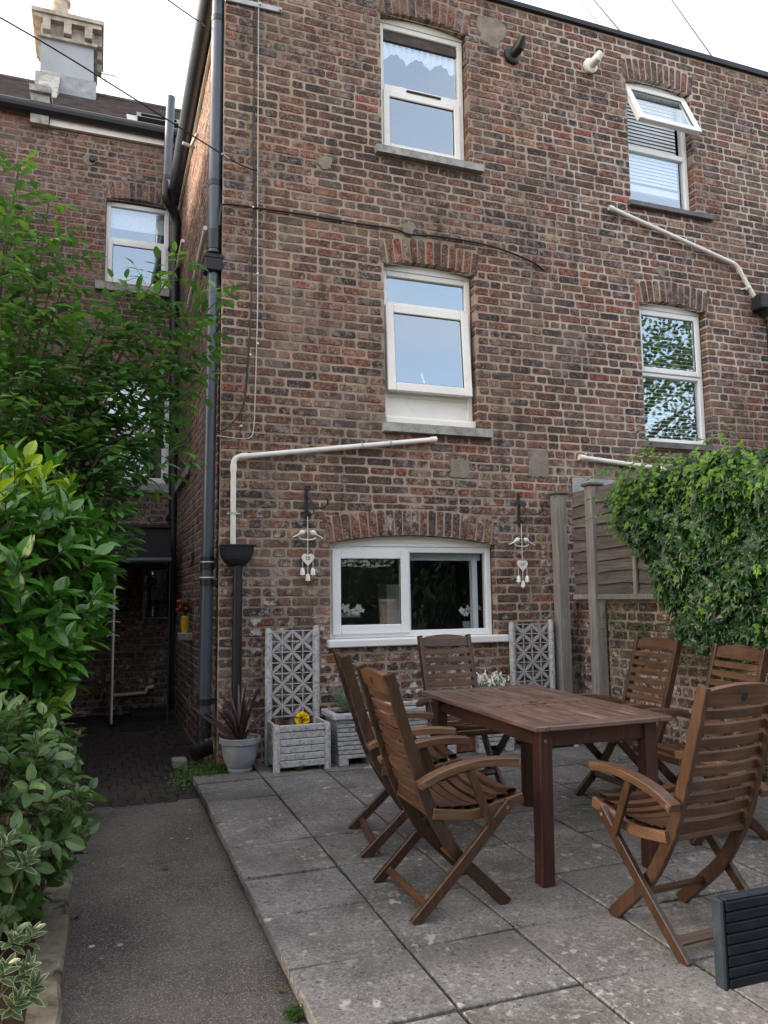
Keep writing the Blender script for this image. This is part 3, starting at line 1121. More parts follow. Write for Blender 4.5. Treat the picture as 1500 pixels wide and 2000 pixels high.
for a in ((635, 318, .07, .08, 1), (798, 447, .07, .08, 2), (1052, 905, .11, .14, 3, 'cement', 1), (898, 915, .10, .09, 5, 'cement', 1)):
    patch(house, *a)
for a in ((1182, 930, .12, .16, 4, 'cement', 1), (1240, 935, .2, .09, 7, 'cement', 1), (1291, 530, .06, .06, 6)):
    patch(neighbour, *a)
patch(house, 960, 62, .15, .20, 8)

# ------------------------------------------------------------------ main house behind the shrubs
main = thing('terraced_house', 'main brick terrace behind with tiled roof, white fascia and grey chimney stack', 'house', (0, YB, 0))
BACK = frame_front(YB)
OP_BU = op(-.012, .742, 5.03, 6.10, .05)
OP_BL = op(-.005, .785, 2.60, 3.86, .05)
make_wall(main, BACK, -2.6, XC, -.35, 7.0, [OP_BU, OP_BL], M['mortar_dark'], 14, visible=lambda x, y: 280 < y < 720, nbest=250)
YBW = YB + .085


def back_window(o, zt, label):
    t = MB()
    bars(t, o['u0'] + .004, o['u1'] - .004, o['z0'] + .002, o['z1'] + .01, YBW, YBW + .07, .055)
    t.cbox(o['u0'] + .055, o['u1'] - .055, YBW + .002, YBW + .06, zt - .03, zt + .03, .006)
    w = t.build('window', M['upvc'], main)
    w['label'] = label
    pane(w, o['u0'] + .055, o['u1'] - .055, zt + .03, o['z1'] - .045, YBW + .03)
    sash(w, o['u0'] + .03, o['u1'] - .03, o['z0'] + .03, zt - .01, YBW - .014, .06)
    room(w, o['u0'], o['u1'], o['z0'], o['z1'] + .03, YB + .165)
    t = MB()
    t.box(o['u0'] - .1, o['u1'] + .05, YB - .06, YB + .12, o['z0'] - .10, o['z0'] + .001)
    t.build('sill', M['stone'], w)
    return w


w = back_window(OP_BU, on_y(270, 468, YB)[2], 'upper window with a pale half-drawn blind')
t = MB()
t.box(OP_BU['u0'] + .05, OP_BU['u1'] - .05, YB + .19, YB + .2, 5.82, 6.12)
t.build('roller_blind', M['net'], w)
back_window(OP_BL, on_y(270, 835, YB)[2], 'lower window half hidden by leaves')
# fascia, gutter, roof
t = MB()
t.box(-.67, XC - .1, YB - .05, YB - .005, 6.88, 7.0)
t.build('fascia', M['upvc_old'], main)


def half_gutter(mb, a, b, r, n=8):
    a, b = Vector(a), Vector(b)
    mb.tube([a, b], r, 12)


t = MB()
half_gutter(t, (-2.6, YB - .10, 7.05), (XC - .06, YB - .10, 7.02), .075)
t.build('gutter', M['black'], main)
RIDGE_Y, RIDGE_Z = 11.5, 8.6
t = MB()
N = 26
for i in range(N):            # courses of tiles, each lapping the one below
    a, b = i / N, (i + 1) / N
    y0, y1 = YB - .12 + (RIDGE_Y - YB + .12) * a, YB - .12 + (RIDGE_Y - YB + .12) * b
    z0, z1 = 7.06 + (RIDGE_Z - 7.06) * a, 7.06 + (RIDGE_Z - 7.06) * b
    t.add([(-3.2, y0, z0 + .018), (XC + 3.0, y0, z0 + .018), (XC + 3.0, y1, z1), (-3.2, y1, z1), (-3.2, y0, z0 - .005), (XC + 3.0, y0, z0 - .005)],
          [(0, 1, 2, 3), (0, 4, 5, 1)])
t.add([(-3.2, RIDGE_Y, RIDGE_Z), (XC + 3, RIDGE_Y, RIDGE_Z), (XC + 3, RIDGE_Y + 2, 7.0), (-3.2, RIDGE_Y + 2, 7.0)], [(0, 1, 2, 3)])
t.tube([(-3.2, RIDGE_Y, RIDGE_Z), (XC + 3, RIDGE_Y, RIDGE_Z)], .06, 8)
roof = t.build('roof', M['slate'], main)


def roof_pt(px, py):
    r = ray(px, py)
    k = (RIDGE_Z - 7.06) / (RIDGE_Y - YB + .12)
    s = (7.06 - CAM_H - k * (YB - .12)) / (r[2] - k * r[1])
    return Vector(CAMP + r * s)


a, b = roof_pt(268, 238), roof_pt(330, 222)
t = MB()
nrm = Vector((0, -(RIDGE_Z - 7.06), RIDGE_Y - YB + .12)).normalized()
up_ = Vector((0, RIDGE_Y - YB + .12, RIDGE_Z - 7.06)).normalized()
mm = Matrix(((1, up_[0], nrm[0], a[0]), (0, up_[1], nrm[1], a[1]), (0, up_[2], nrm[2], a[2]), (0, 0, 0, 1)))
for q in ((0, .05, 0, .5), (.5, .55, 0, .5), (.05, .5, 0, .06), (.05, .5, .44, .5)):
    t.box(q[0], q[1], q[2], q[3], -.02, .07, mm)
sk = t.build('skylight', M['black'], roof)
t = MB()
t.box(.05, .5, .06, .44, .0, .03, mm)
t.build('pane', M['glass'], sk)
t = MB()
t.box(-.12, 0, -.12, .5, .0, .02, mm)
t.box(.55, .63, -.12, .5, .0, .02, mm)
t.build('flashing', M['lead'], sk)
# stub of party wall at the eaves
c0 = on_y(78, 210, YB - .1)
t = MB()
t.box(c0[0] - .10, c0[0] + .10, YB - .10, YB + .6, 6.85, 7.22)
t.box(c0[0] - .12, c0[0] + .12, YB - .15, YB + .8, 7.221, 7.30)
t.add([(c0[0] - .13, YB + .5, 7.25), (c0[0] + .12, YB + .5, 7.25), (c0[0] + .12, 11.2, 8.55), (c0[0] - .13, 11.2, 8.55),
       (c0[0] - .13, YB + .5, 7.45), (c0[0] + .12, YB + .5, 7.45), (c0[0] + .12, 11.2, 8.68), (c0[0] - .13, 11.2, 8.68)],
      [(4, 5, 6, 7), (0, 1, 5, 4), (1, 2, 6, 5), (0, 3, 7, 4)])
t.build('party_wall', M['stone'], main)
# chimney
CX0, CX1, CY0, CY1 = -.93, -.24, 11.15, 11.95
t = MB()
t.box(CX0, CX1, CY0, CY1, 7.6, 9.30)
ch = t.build('chimney', M['chimney_grey'], main)
t = MB()
t.box(CX0 - .05, CX1 + .05, CY0 - .05, CY1 + .05, 9.10, 9.14)
t.box(CX0 - .10, CX1 + .10, CY0 - .10, CY1 + .10, 9.34, 9.40)
t.box(CX0 - .13, CX1 + .13, CY0 - .13, CY1 + .13, 9.402, 9.46)
t.box(CX0 - .01, CX1 + .01, CY0 - .01, CY1 + .01, 9.142, 9.34)
t.build('cornice', M['chimney_stone'], ch)
for x in (CX0 + .02, (CX0 + CX1) / 2 - .05, CX1 - .12):
    t = MB()
    t.box(x, x + .10, CY0 - .11, CY0 - .012, 9.17, 9.339)
    t.build('corbel', M['chimney_stone'], ch)
for y in (CY0 + .02, CY0 + .32, CY0 + .6):
    t = MB()
    t.box(CX1 + .012, CX1 + .11, y, y + .11, 9.17, 9.339)
    t.build('corbel', M['chimney_stone'], ch)
t = MB()
t.box(CX0 - .05, CX1 + .05, CY0 - .12, CY1, 8.2, 8.52)
t.build('flashing', M['lead'], ch)
c = on_y(113, 20, CY0 + .3)
t = MB()
t.lathe([(.16, 9.45), (.15, 9.55), (.13, 9.68), (.17, 9.70), (.17, 9.76), (.145, 9.78), (.14, 9.92), (.17, 9.94), (.17, 10.0), (.14, 10.02), (.14, 10.3), (.1, 10.32)], c[0], CY0 + .35, 20)
t.build('chimney_pot', M['cream_pot'], ch, smooth=True)
c = on_y(154, 42, CY0 + .35)
t = MB()
t.lathe([(.13, 9.45), (.13, 9.52), (.11, 9.58), (.04, 9.62), (.01, 9.63)], c[0], CY0 + .35, 18)
t.build('chimney_pot', M['terracotta'], ch, smooth=True)
# tiny aerial on the roof beyond
c = on_y(212, 146, 12.5)
t = MB()
t.tube([(c[0] - .05, 12.5, 7.9), (c[0] - .05, 12.5, c[2] + .02)], .012, 6)
t.tube([(c[0] - .12, 12.5, c[2]), (c[0] + .12, 12.5, c[2])], .01, 6)
for k in (-.08, 0, .08):
    t.tube([(c[0] + k, 12.5, c[2] - .06), (c[0] + k, 12.5, c[2] + .06)], .008, 6)
t.build('aerial', M['metal'], main)
# round vent in the wall
c = on_y(175, 312, YB)
t = MB()
t.tube([(c[0], YB - .008, c[2]), (c[0], YB - .004, c[2])], .075, 9)
t.build('cement_patch', M['cement'], main)
t = MB()
t.tube([(c[0] + .03, YB - .06, c[2]), (c[0] + .03, YB - .01, c[2])], .035, 12)
t.build('vent', M['black'], main)
# dark lean-to porch at the passage end
PF = 8.5                    # its boarded front
_a, _b = on_y(222, 1024, PF), on_y(334, 1092, PF)
t = MB()
t.box(-.40, _b[0], PF, PF + .03, _b[2], _a[2] - .03)
cn = t.build('porch_fascia', M['black'], main)
cn['label'] = 'dark boarded porch front at the passage end'
t = MB()
t.box(-.42, _b[0] + .01, PF - .05, YB - .004, _a[2] - .028, _a[2])
t.build('porch_roof', M['black_matte'], main)
t = MB()
t.tube([(-.02, PF - .03, _b[2] - .02), (_b[0], PF - .03, _b[2] - .012)], .03, 12)
t.build('gutter', M['grey_pipe'], cn)
t = MB()
t.cbox(_b[0] - .012, _b[0], PF + .032, PF + .05, STEP0, _b[2], .003)
t.build('porch_post', M['grey_pipe'], main)

# ------------------------------------------------------------------ pipes and cables
def smooth_path(pts, n=6):
    pts = [Vector(p) for p in pts]
    out = []
    for i in range(len(pts) - 1):
        p0 = pts[max(i - 1, 0)]
        p1, p2 = pts[i], pts[i + 1]
        p3 = pts[min(i + 2, len(pts) - 1)]
        for k in range(n):
            s = k / n
            out.append(.5 * ((2 * p1) + (p2 - p0) * s + (2 * p0 - 5 * p1 + 4 * p2 - p3) * s * s + (3 * p1 - p0 - 3 * p2 + p3) * s ** 3))
    out.append(pts[-1])
    return out


def elbow_path(pts, r=.05, n=6):
    """polyline with rounded corners"""
    pts = [Vector(p) for p in pts]
    out = [pts[0]]
    for i in range(1, len(pts) - 1):
        a = (pts[i - 1] - pts[i]).normalized() * r
        b = (pts[i + 1] - pts[i]).normalized() * r
        for k in range(n + 1):
            s = k / n
            out.append((1 - s) ** 2 * (pts[i] + a) + 2 * s * (1 - s) * pts[i] + s * s * (pts[i] + b))
    out.append(pts[-1])
    return out


def ring_z(mb, c, r, h, n=16):
    mb.tube([(c[0], c[1], c[2] - h / 2), (c[0], c[1], c[2] + h / 2)], r, n)


# grey soil pipe on the corner
pt, pb = on_y(427, 0, WALL + .07), on_y(398, 1440, WALL + .07)
pdir = (pt - pb)


def gp(y):                 # point on the pipe axis at photo row y
    lo, hi = 0.0, 1.3
    for _ in range(40):
        m_ = (lo + hi) / 2
        if project(pb + pdir * m_)[1] > y:
            lo = m_
        else:
            hi = m_
    return pb + pdir * lo


gpipe = thing('soil_pipe', 'long grey plastic soil pipe running up the house corner', 'drainpipe', (pb[0], pb[1], gz(WALL)))
t = MB()
t.tube([gp(495), pb + pdir * 1.25], .052, 18)
t.build('upper_pipe', M['grey_pipe'], gpipe, smooth=True)
t = MB()
t.tube([gp(1395), gp(535)], .047, 18)
t.build('lower_pipe', M['grey_pipe'], gpipe, smooth=True)
t = MB()
t.tube([gp(1392), gp(1480)], .055, 18)
t.build('foot', M['black'], gpipe, smooth=True)
for y, mt, hh, rr in ((40, 'black', .05, .056), (360, 'black', .05, .056), (470, 'black', .16, .058), (1100, 'black', .10, .054), (1138, 'black', .045, .054), (1370, 'black', .045, .054)):
    c = gp(y)
    t = MB()
    ring_z(t, c, rr, hh)
    t.box(c[0], XC + .002, c[1] - .02, c[1] + .02, c[2] - hh * .4, c[2] + hh * .4)
    t.build('bracket', M[mt], gpipe, smooth=True)
t = MB()
c = gp(1112)
ring_z(t, (c[0], c[1], c[2] - .062), .0555, .008)
ring_z(t, (c[0], c[1], c[2] + .056), .0555, .008)
t.build('seal', M['white_pipe'], gpipe)
c = gp(518)
t = MB()
t.cbox(c[0] - .075, c[0] + .065, c[1] - .075, c[1] + .075, c[2] - .07, c[2] + .055, .01)
t.cbox(c[0] - .08, c[0] + .07, c[1] - .08, c[1] + .08, c[2] + .03, c[2] + .062, .006)
t.build('hopper', M['black_matte'], gpipe)

# gutter along the side eaves with its pale board
sg = thing('side_gutter', 'fat dark gutter along the side eaves of the rear wing', 'gutter', (XC - .1, WALL, 6.25))
t = MB()
half_gutter(t, (XC - .095, WALL - .12, 6.30), (XC - .085, YB - .05, 6.18), .085)
t.build('channel', M['dark_gutter'], sg, smooth=True)
t = MB()
t.bar((XC - .018, WALL - .02, 6.215), (XC - .018, YB - .02, 6.10), .03, .05)
t.build('board', M['upvc_old'], sg)
a = on_x(375, 288, XC - .04)
t = MB()
t.bar((XC - .01, a[1], a[2]), (XC - .14, a[1] - .02, a[2] + .02), .03, .03)
t.bar((XC - .05, a[1] - .01, a[2]), (XC - .02, a[1] - .30, a[2] - .02), .03, .02)
t.bar((XC - .02, a[1] - .30, a[2] + .22), (XC - .02, a[1] - .30, a[2] - .28), .03, .02)
t.build('old_bracket', M['metal'], sg)

# black stack with vent against the main house
st = thing('vent_stack', 'black and grey vent stack with an offset bend beside the back wall', 'drainpipe', (.8, YB - .12, 0))
t = MB()
a, b = on_y(334, 190, YB - .3), on_y(326, 345, YB - .3)
t.tube([b, a], .052, 16)
t.build('vent_pipe', M['grey_pipe'], st, smooth=True)
t = MB()
b2 = on_y(325, 385, YB - .3)
c3 = on_y(343, 425, YB - .18)
c4 = on_y(342, 470, YB - .13)
t.tube(smooth_path([b, b2, c3, c4, on_y(340, 600, YB - .13)], 6), .058, 16)
t.build('bend', M['black'], st, smooth=True)
t = MB()
t.tube([on_y(340, 600, YB - .13), on_y(337, 1385, YB - .13)], .055, 16)
t.build('lower_pipe', M['black'], st, smooth=True)
for y in (368,):
    c = on_y(325.5, y - 5, YB - .3)
    t = MB()
    ring_z(t, c, .062, .13)
    t.build('collar', M['white_pipe'], st)
    for dz in (-.06, .06):
        t = MB()
        ring_z(t, (c[0], c[1], c[2] + dz), .066, .018)
        t.build('band', M['black'], st)
for y in (480, 1010):
    c = on_y(341 if y < 600 else 338, y, YB - .13)
    t = MB()
    ring_z(t, c, .068, .05)
    t.box(c[0] - .07, c[0] + .07, c[1] + .03, YB, c[2] - .02, c[2] + .02)
    t.build('bracket', M['black'], st)
t = MB()
t.tube([on_y(346, 262, YB - .12), on_y(347, 400, YB - .12)], .035, 12)
t.build('downpipe', M['black'], st, smooth=True)

# white waste pipe, hopper and black downpipe
wp = thing('waste_pipe', 'white waste pipe rising at a slant from an elbow under the middle window', 'pipe', tuple(W(458, 1060, .04)))
a, b, c = W(852, 858, .045), W(456, 893, .045), W(455, 1066, .045)
t = MB()
t.tube(elbow_path([a, b, c], .06, 8), .021, 14)
t.build('pipe', M['white_pipe'], wp, smooth=True)
for p, q in ((a, b), (b, a), (b, c)):
    d_ = (Vector(q) - Vector(p)).normalized()
    s0 = Vector(p) + d_ * (.0 if p is a else .055)
    t = MB()
    t.tube([s0, s0 + d_ * .055], .0255, 14)
    t.build('collar', M['white_pipe'], wp, smooth=True)
for px, py in ((470 - 13.5, 1003), (707, 871), (762, 866)):
    p = W(px, py, .045)
    t = MB()
    if px < 500:
        ring_z(t, p, .026, .014)
        t.bar((p[0] - .05, WALL - .03, p[2]), (p[0] + .05, WALL - .03, p[2]), .02, .012)
    else:
        t.tube([p - Vector((.008, 0, .001)), p + Vector((.008, 0, .001))], .026, 12)
    t.bar((p[0], p[1], p[2]), (p[0], WALL + .004, p[2]), .012, .012)
    t.build('clip', M['metal'], wp)
hp = thing('rain_hopper', 'black half-round rainwater hopper on a black downpipe under the white pipe', 'hopper', tuple(W(463, 1400, .05)))
l, r_ = W(430, 1064, .07), W(496, 1064, .07)
zt_, zb_ = l[2], W(463, 1106, .07)[2]
cx = (l[0] + r_[0]) / 2
hw = (r_[0] - l[0]) / 2
t = MB()
prof = [(1.0, 0), (.95, -.25), (.88, -.5), (.80, -.68), (.62, -.85), (.38, -.96), (.22, -1.0)]
H = zt_ - zb_
vs, fs = [], []
for (k, dz) in prof:
    z = zt_ + dz * H
    dep = .06 + .075 * k
    vs += [(cx - hw * k, WALL - .002, z), (cx - hw * k, WALL - dep * .75, z), (cx - hw * k * .8, WALL - dep, z), (cx + hw * k * .8, WALL - dep, z), (cx + hw * k, WALL - dep * .75, z), (cx + hw * k, WALL - .002, z)]
for i in range(len(prof) - 1):
    for k in range(5):
        fs.append((i * 6 + k, i * 6 + k + 1, i * 6 + 7 + k, i * 6 + 6 + k))
fs.append(tuple(range((len(prof) - 1) * 6, len(prof) * 6)))
t.add(vs, fs)
t.box(cx - hw * .93, cx + hw * .93, WALL - .115, WALL - .004, zt_ - .02, zt_ - .012)
t.build('hopper', M['black_matte'], hp)
t = MB()
t.cbox(cx - hw - .006, cx + hw + .006, WALL - .142, WALL - .13, zt_ - .012, zt_ + .003)
t.build('rim', M['black_matte'], hp)
dx = W(463, 1250, .05)[0]
t = MB()
t.tube(elbow_path([(dx, WALL - .05, zb_ + .03), (dx, WALL - .05, .06), (dx - .02, WALL - .14, -.02)], .05), .036, 14)
t.build('downpipe', M['black'], hp, smooth=True)
t = MB()
ring_z(t, (dx, WALL - .05, W(463, 1160, .05)[2]), .0395, .012)
t.build('seam', M['black_matte'], hp)

# neighbour's waste pipes
np_ = thing('neighbour_waste_pipe', 'cream waste pipe sloping down to a black hopper on the neighbouring wall', 'pipe', tuple(W(1190, 405, .04)))
a, b, c = W(1190, 405, .04), W(1438, 517, .04), W(1478, 588, .04)
t = MB()
t.tube(elbow_path([a, b, c], .05, 6), .021, 14)
t.build('pipe', M['white_pipe'], np_, smooth=True)
for p, q in ((a, b), (b, c)):
    d_ = (q - p).normalized()
    s0 = p + d_ * (0 if p is a else .04)
    t = MB()
    t.tube([s0, s0 + d_ * .05], .0255, 14)
    t.build('collar', M['white_pipe'], np_, smooth=True)
p = W(1460, 562, .04)
t = MB()
t.tube([p - (c - b).normalized() * .01, p + (c - b).normalized() * .01], .027, 12)
t.bar(p, (p[0] - .05, WALL, p[2] - .01), .012, .012)
t.build('clip', M['white_pipe'], np_)
p = W(1497, 597, .07)
t = MB()
t.cbox(p[0] - .14, p[0] + .14, WALL - .15, WALL - .002, p[2] - .06, p[2] + .10, .012)
t.lathe([(.05, p[2] - .17), (.05, p[2] - .13), (.10, p[2] - .062)], p[0] + .02, WALL - .075, 16)
t.tube([(p[0] + .02, WALL - .075, 1.0), (p[0] + .02, WALL - .075, p[2] - .14)], .036, 12)
t.build('hopper', M['black_matte'], np_)
np2 = thing('cut_waste_pipe', 'short white waste pipe disappearing into the ivy above the fence', 'pipe', tuple(W(1132, 892, .04)))
a, b = W(1132, 893, .04), W(1330, 921, .04)
t = MB()
t.tube([a, b], .022, 14)
t.build('pipe', M['white_pipe'], np2, smooth=True)
t = MB()
t.tube([a - (b - a).normalized() * .005, a + (b - a).normalized() * .05], .027, 14)
t.build('collar', M['white_pipe'], np2, smooth=True)

# flues high on the wall
fl = thing('black_flue', 'black angled flue cowl high on the wall', 'flue', tuple(W(1000, 108)))
c = W(999, 110)
t = MB()
t.tube([(c[0], WALL - .002, c[2]), (c[0], WALL - .03, c[2]), (c[0], WALL - .045, c[2])], [.085, .085, .06], 18)
t.build('plate', M['black'], fl, smooth=True)
t = MB()
t.tube([(c[0], WALL - .03, c[2]), (c[0] + .02, WALL - .12, c[2] + .02), (c[0] + .03, WALL - .17, c[2] + .09)], [.05, .05, .03], 14)
t.build('cowl', M['black'], fl, smooth=True)
fl = thing('white_flue', 'small white round flue with a tilted outlet high on the wall', 'flue', tuple(W(1152, 130)))
c = W(1151, 131)
t = MB()
t.tube([(c[0], WALL - .002, c[2]), (c[0], WALL - .03, c[2]), (c[0], WALL - .045, c[2])], [.075, .075, .055], 18)
t.build('plate', M['white_pipe'], fl, smooth=True)
t = MB()
t.tube([(c[0], WALL - .03, c[2]), (c[0] + .01, WALL - .12, c[2] + .015), (c[0] + .03, WALL - .15, c[2] + .06)], [.045, .045, .03], 14)
t.build('cowl', M['white_pipe'], fl, smooth=True)
tb = thing('tie_bracket', 'flat pale metal strap bolted to the wall near the grey pipe top', 'bracket', tuple(W(490, 12)))
a, b = W(440, -4, .012), W(550, 21, .012)
t = MB()
t.bar(a, b, .02, .045)
t.build('strap', M['metal'], tb)
for px, py in ((508, 8), (548, 19)):
    c = W(px, py, .025)
    t = MB()
    t.tube([c, (c[0], c[1] - .014, c[2])], .012, 6)
    t.build('bolt', M['metal'], tb)


def cable(name, label, pts, r=.005, mat='cable', clips=()):
    pts = [Vector(p) for p in pts]
    t = MB()
    t.tube(smooth_path(pts, 5), r, 6)
    o = t.build(name, M[mat], None, origin=pts[0])
    tag(o, label, 'cable')
    for c in clips:
        k = MB()
        k.box(c[0] - .008, c[0] + .008, c[1] - .012, c[1] + .01, c[2] - .006, c[2] + .006)
        k.build('clip', M['white_pipe'], o)
    return o


cable('wall_cable', 'thick black cable sagging across the facade above the middle window',
      [W(428, 440, .02), W(431, 410, .02), W(440, 399, .02), W(500, 406, .02), W(600, 420, .02), W(700, 437, .02), W(770, 447, .02),
       W(800, 458, .02), W(850, 461, .02), W(930, 474, .02), W(985, 489, .02), W(1040, 512, .02), W(1062, 528, .01)], .0085)
cable('drop_cable', 'black cable dropping down the facade to the house corner',
      [W(499, -20, .015), W(500, 100, .015), W(494, 250, .015), W(497, 400, .015), W(492, 530, .015), W(489, 640, .015), W(481, 760, .015),
       W(472, 800, .015), W(448, 832, .015), W(424, 845, .015)], .006, 'cable', [W(494, 405, .02), W(489, 693, .02), W(471, 832, .02)])
cable('thin_drop_cable', 'thin black cable beside the drop cable on the facade',
      [W(494, 30, .015), W(497, 200, .015), W(499, 420, .015), W(487, 500, .015), W(490, 580, .015), W(484, 700, .015), W(472, 815, .015), W(466, 870, .015), W(462, 885, .015)], .003)
cable('white_cable', 'thin white cable running straight down the facade then turning left',
      [W(505, -20, .015), W(504, 200, .015), W(503, 440, .015), W(503, 600, .015), W(499, 750, .015), W(496, 830, .015), W(490, 853, .015), W(470, 857, .015), W(424, 851, .015)], .0045, 'cable_grey',
      [W(503, 535, .02), W(503, 671, .02)])
# overhead wires
P = W(470, 322, .05)
cable('phone_wire', 'black telephone wire stretched past the chimney to a clamp on the facade',
      [on_y(-60, 0, 5.0), on_y(100, 92, 5.3), on_y(250, 185, 5.6), on_y(400, 280, 5.85), P, W(502, 333, .02)], .0055)
cl = MB()
cl.bar(on_y(432, 300, WALL - .1), on_y(448, 311, WALL - .08), .02, .012)
o = cl.build('wire_clamp', M['metal'], None, origin=on_y(440, 305, WALL - .09))
tag(o, 'small bright metal clamp on the telephone wire beside the grey pipe', 'clamp')
cable('upper_phone_wire', 'thin black wire slanting down to the fat side gutter', [on_y(300, -20, 5.0), on_y(362, 24, 5.5), on_y(397, 48, 6.0), on_y(398, 50, 6.2)], .005)
for (x0, y0, x1, y1), lb in zip(((1160, 0, 1213, 63), (1312, 0, 1396, 118), (1132, 0, 1168, 45)),
                                ('wire crossing the sky to the roof edge between the flues and open window', 'wire crossing the sky to the roof edge beyond the open window', 'faint thin wire crossing the sky above the white flue')):
    a = on_y(x1, y1, WALL + .1)
    dx_, dy_ = x0 - x1, y0 - y1
    b = on_y(x0 + dx_ * .6, y0 + dy_ * .6, 11.0)
    cable('sky_wire', lb, [a, (a + b) / 2, b], .009 if x0 != 1132 else .005)
# bits on the side wall
sc = thing('side_waste_pipe', 'pale waste pipe slanting along the shaded side wall behind the grey pipe', 'pipe', (XC - .05, 7.2, 4.0))
a, b = on_x(402, 445, XC - .05), on_x(368, 600, XC - .05)
t = MB()
t.tube([a, b], .022, 10)
t.build('pipe', M['white_pipe'], sc, smooth=True)
a, b = on_x(357, 470, XC - .04), on_x(347, 520, XC - .04)
t = MB()
t.tube([a, b], .022, 10)
t.build('pipe', M['white_pipe'], sc, smooth=True)
a, b = on_x(366, 918, XC - .03), on_x(343, 955, XC - .03)
t = MB()
t.bar(a, b, .02, .09)
o = t.build('timber_batten', M['fence_post'], None, origin=a)
tag(o, 'weathered timber batten slanting on the shaded side wall', 'batten')

# ------------------------------------------------------------------ passage end: gate leaf, notice board, small pipe
gt = thing('open_gate', 'white gate leaf standing open edge-on at the passage end', 'gate', (.22, 8.6, -.05))
gx = on_y(222, 1250, 8.56)[0]
t = MB()
t.cbox(gx - .012, gx + .008, 8.56, 9.30, -.02, on_y(222, 1100, 8.56)[2], .004)
t.build('leaf', M['upvc_old'], gt)
for zz in (1.0, .86):
    t = MB()
    t.tube([(gx - .07, 8.60, zz), (gx - .04, 8.595, zz + .012), (gx + .03, 8.595, zz + .012), (gx + .06, 8.60, zz)], .009, 8)
    t.build('handle', M['metal'], gt)
nb = thing('notice_board', 'framed glass panel with a small louvred vent on the dark back wall', 'panel', tuple(on_y(303, 1210, YB - .02)))
a, b = on_y(277, 1210, YB - .03), on_y(335, 1112, YB - .03)
t = MB()
bars(t, a[0], b[0], a[2], b[2], YB - .05, YB - .004, .025)
t.build('frame', M['stone'], nb)
t = MB()
t.box(a[0] + .02, b[0] - .02, YB - .02, YB - .012, a[2] + .02, b[2] - .02)
t.build('pane', M['glass_low'], nb)
a, b = on_y(295, 1172, YB - .06), on_y(318, 1150, YB - .06)
t = MB()
bars(t, a[0], b[0], a[2], b[2], YB - .075, YB - .05, .012)
for k in range(4):
    zz = a[2] + .02 + k * (b[2] - a[2] - .03) / 4
    t.box(a[0] + .01, b[0] - .01, YB - .07, YB - .055, zz, zz + .018)
t.build('vent', M['stone'], nb)
for px, py in ((247, 1140), (283, 1134)):
    c = on_y(px, py, YB - .06)
    t = MB()
    n = 16
    for k in range(n):
        a_ = 2 * math.pi * k / n
        t.tube([(c[0] + .07 * math.cos(a_), c[1], c[2] + .07 * math.sin(a_)), (c[0] + .1 * math.cos(a_ + .3), c[1] - .02, c[2] + .1 * math.sin(a_ + .3))], .012, 5)
    o = t.build('wreath', M['terra_brick'], None, origin=c)
    tag(o, 'small dried rust-coloured wreath %s' % ('beside the white gate leaf' if px < 260 else 'above the framed glass panel'), 'wreath', 'dried wreaths on the back wall')
wz = thing('low_waste_pipe', 'grey stepped waste pipe low on the dark back wall', 'pipe', tuple(on_y(225, 1358, YB - .05)))
t = MB()
t.tube(elbow_path([on_y(222, 1358, YB - .05), on_y(285, 1353, YB - .05), on_y(287, 1343, YB - .05), on_y(300, 1341, YB - .05)], .02), .02, 10)
t.build('pipe', M['white_pipe'], wz, smooth=True)
# shelf, yellow vase and flowers on the side wall
c = on_x(364, 1243, XC - .05)
t = MB()
t.cbox(XC - .13, XC + .002, c[1] - .07, c[1] + .07, c[2] - .035, c[2] + .035, .006)
o = t.build('wall_block', M['stone'], None, origin=(XC, c[1], c[2]))
tag(o, 'small pale stone block fixed to the shaded side wall under the yellow vase', 'bracket')
vz = c[2] + .035
vs_ = thing('flower_vase', 'tall yellow vase of pink flowers on the side wall block', 'vase', (XC - .065, c[1], vz))
t = MB()
t.lathe([(.032, vz), (.036, vz + .06), (.036, vz + .14), (.032, vz + .16)], XC - .065, c[1], 16)
t.build('vase', M['yellow'], vs_, smooth=True)
rng = random.Random(5)
t, t2 = MB(), MB()
for k in range(34):
    a_, e_ = rng.random() * 6.28, rng.random() * .7
    L = .09 + rng.random() * .09
    p0 = Vector((XC - .065, c[1], vz + .15))
    p1 = p0 + Vector((math.cos(a_) * math.sin(e_) * L, math.sin(a_) * math.sin(e_) * L, math.cos(e_) * L))
    if p1[0] > XC - .02:
        p1[0] = XC - .02
    if k % 2:
        t.tube([p0, p1], [.004, .012], 5)
    else:
        for q in range(3):
            t2.tube([p1, p1 + Vector((rng.gauss(0, .015), rng.gauss(0, .015), rng.gauss(.005, .012)))], [.006, .012], 5)
t.build('stems', M['shrub'], vs_)
t2.build('petals', M['red_petal'], vs_)
# a missing brick in the side wall: a black block stands for its dark hole
c = on_x(376, 1090, XC - .004)
t = MB()
t.box(XC - .0045, XC + .05, c[1] - .10, c[1] + .10, c[2] - .07, c[2] + .05)
o = t.build('brick_hole_dark', M['black_matte'], None, origin=c)
tag(o, 'black block standing for the dark of a missing brick in the shaded side wall', 'vent')

# ------------------------------------------------------------------ ground
def sheet(name, x0, x1, y0, y1, dz, mat, kind='structure', nx=1):
    t = MB()
    t.add([(x0, y0, gz(y0) + dz), (x1, y0, gz(y0) + dz), (x1, y1, gz(y1) + dz), (x0, y1, gz(y1) + dz)], [(0, 1, 2, 3)])
    o = t.build(name, M[mat])
    o['kind'] = kind
    return o


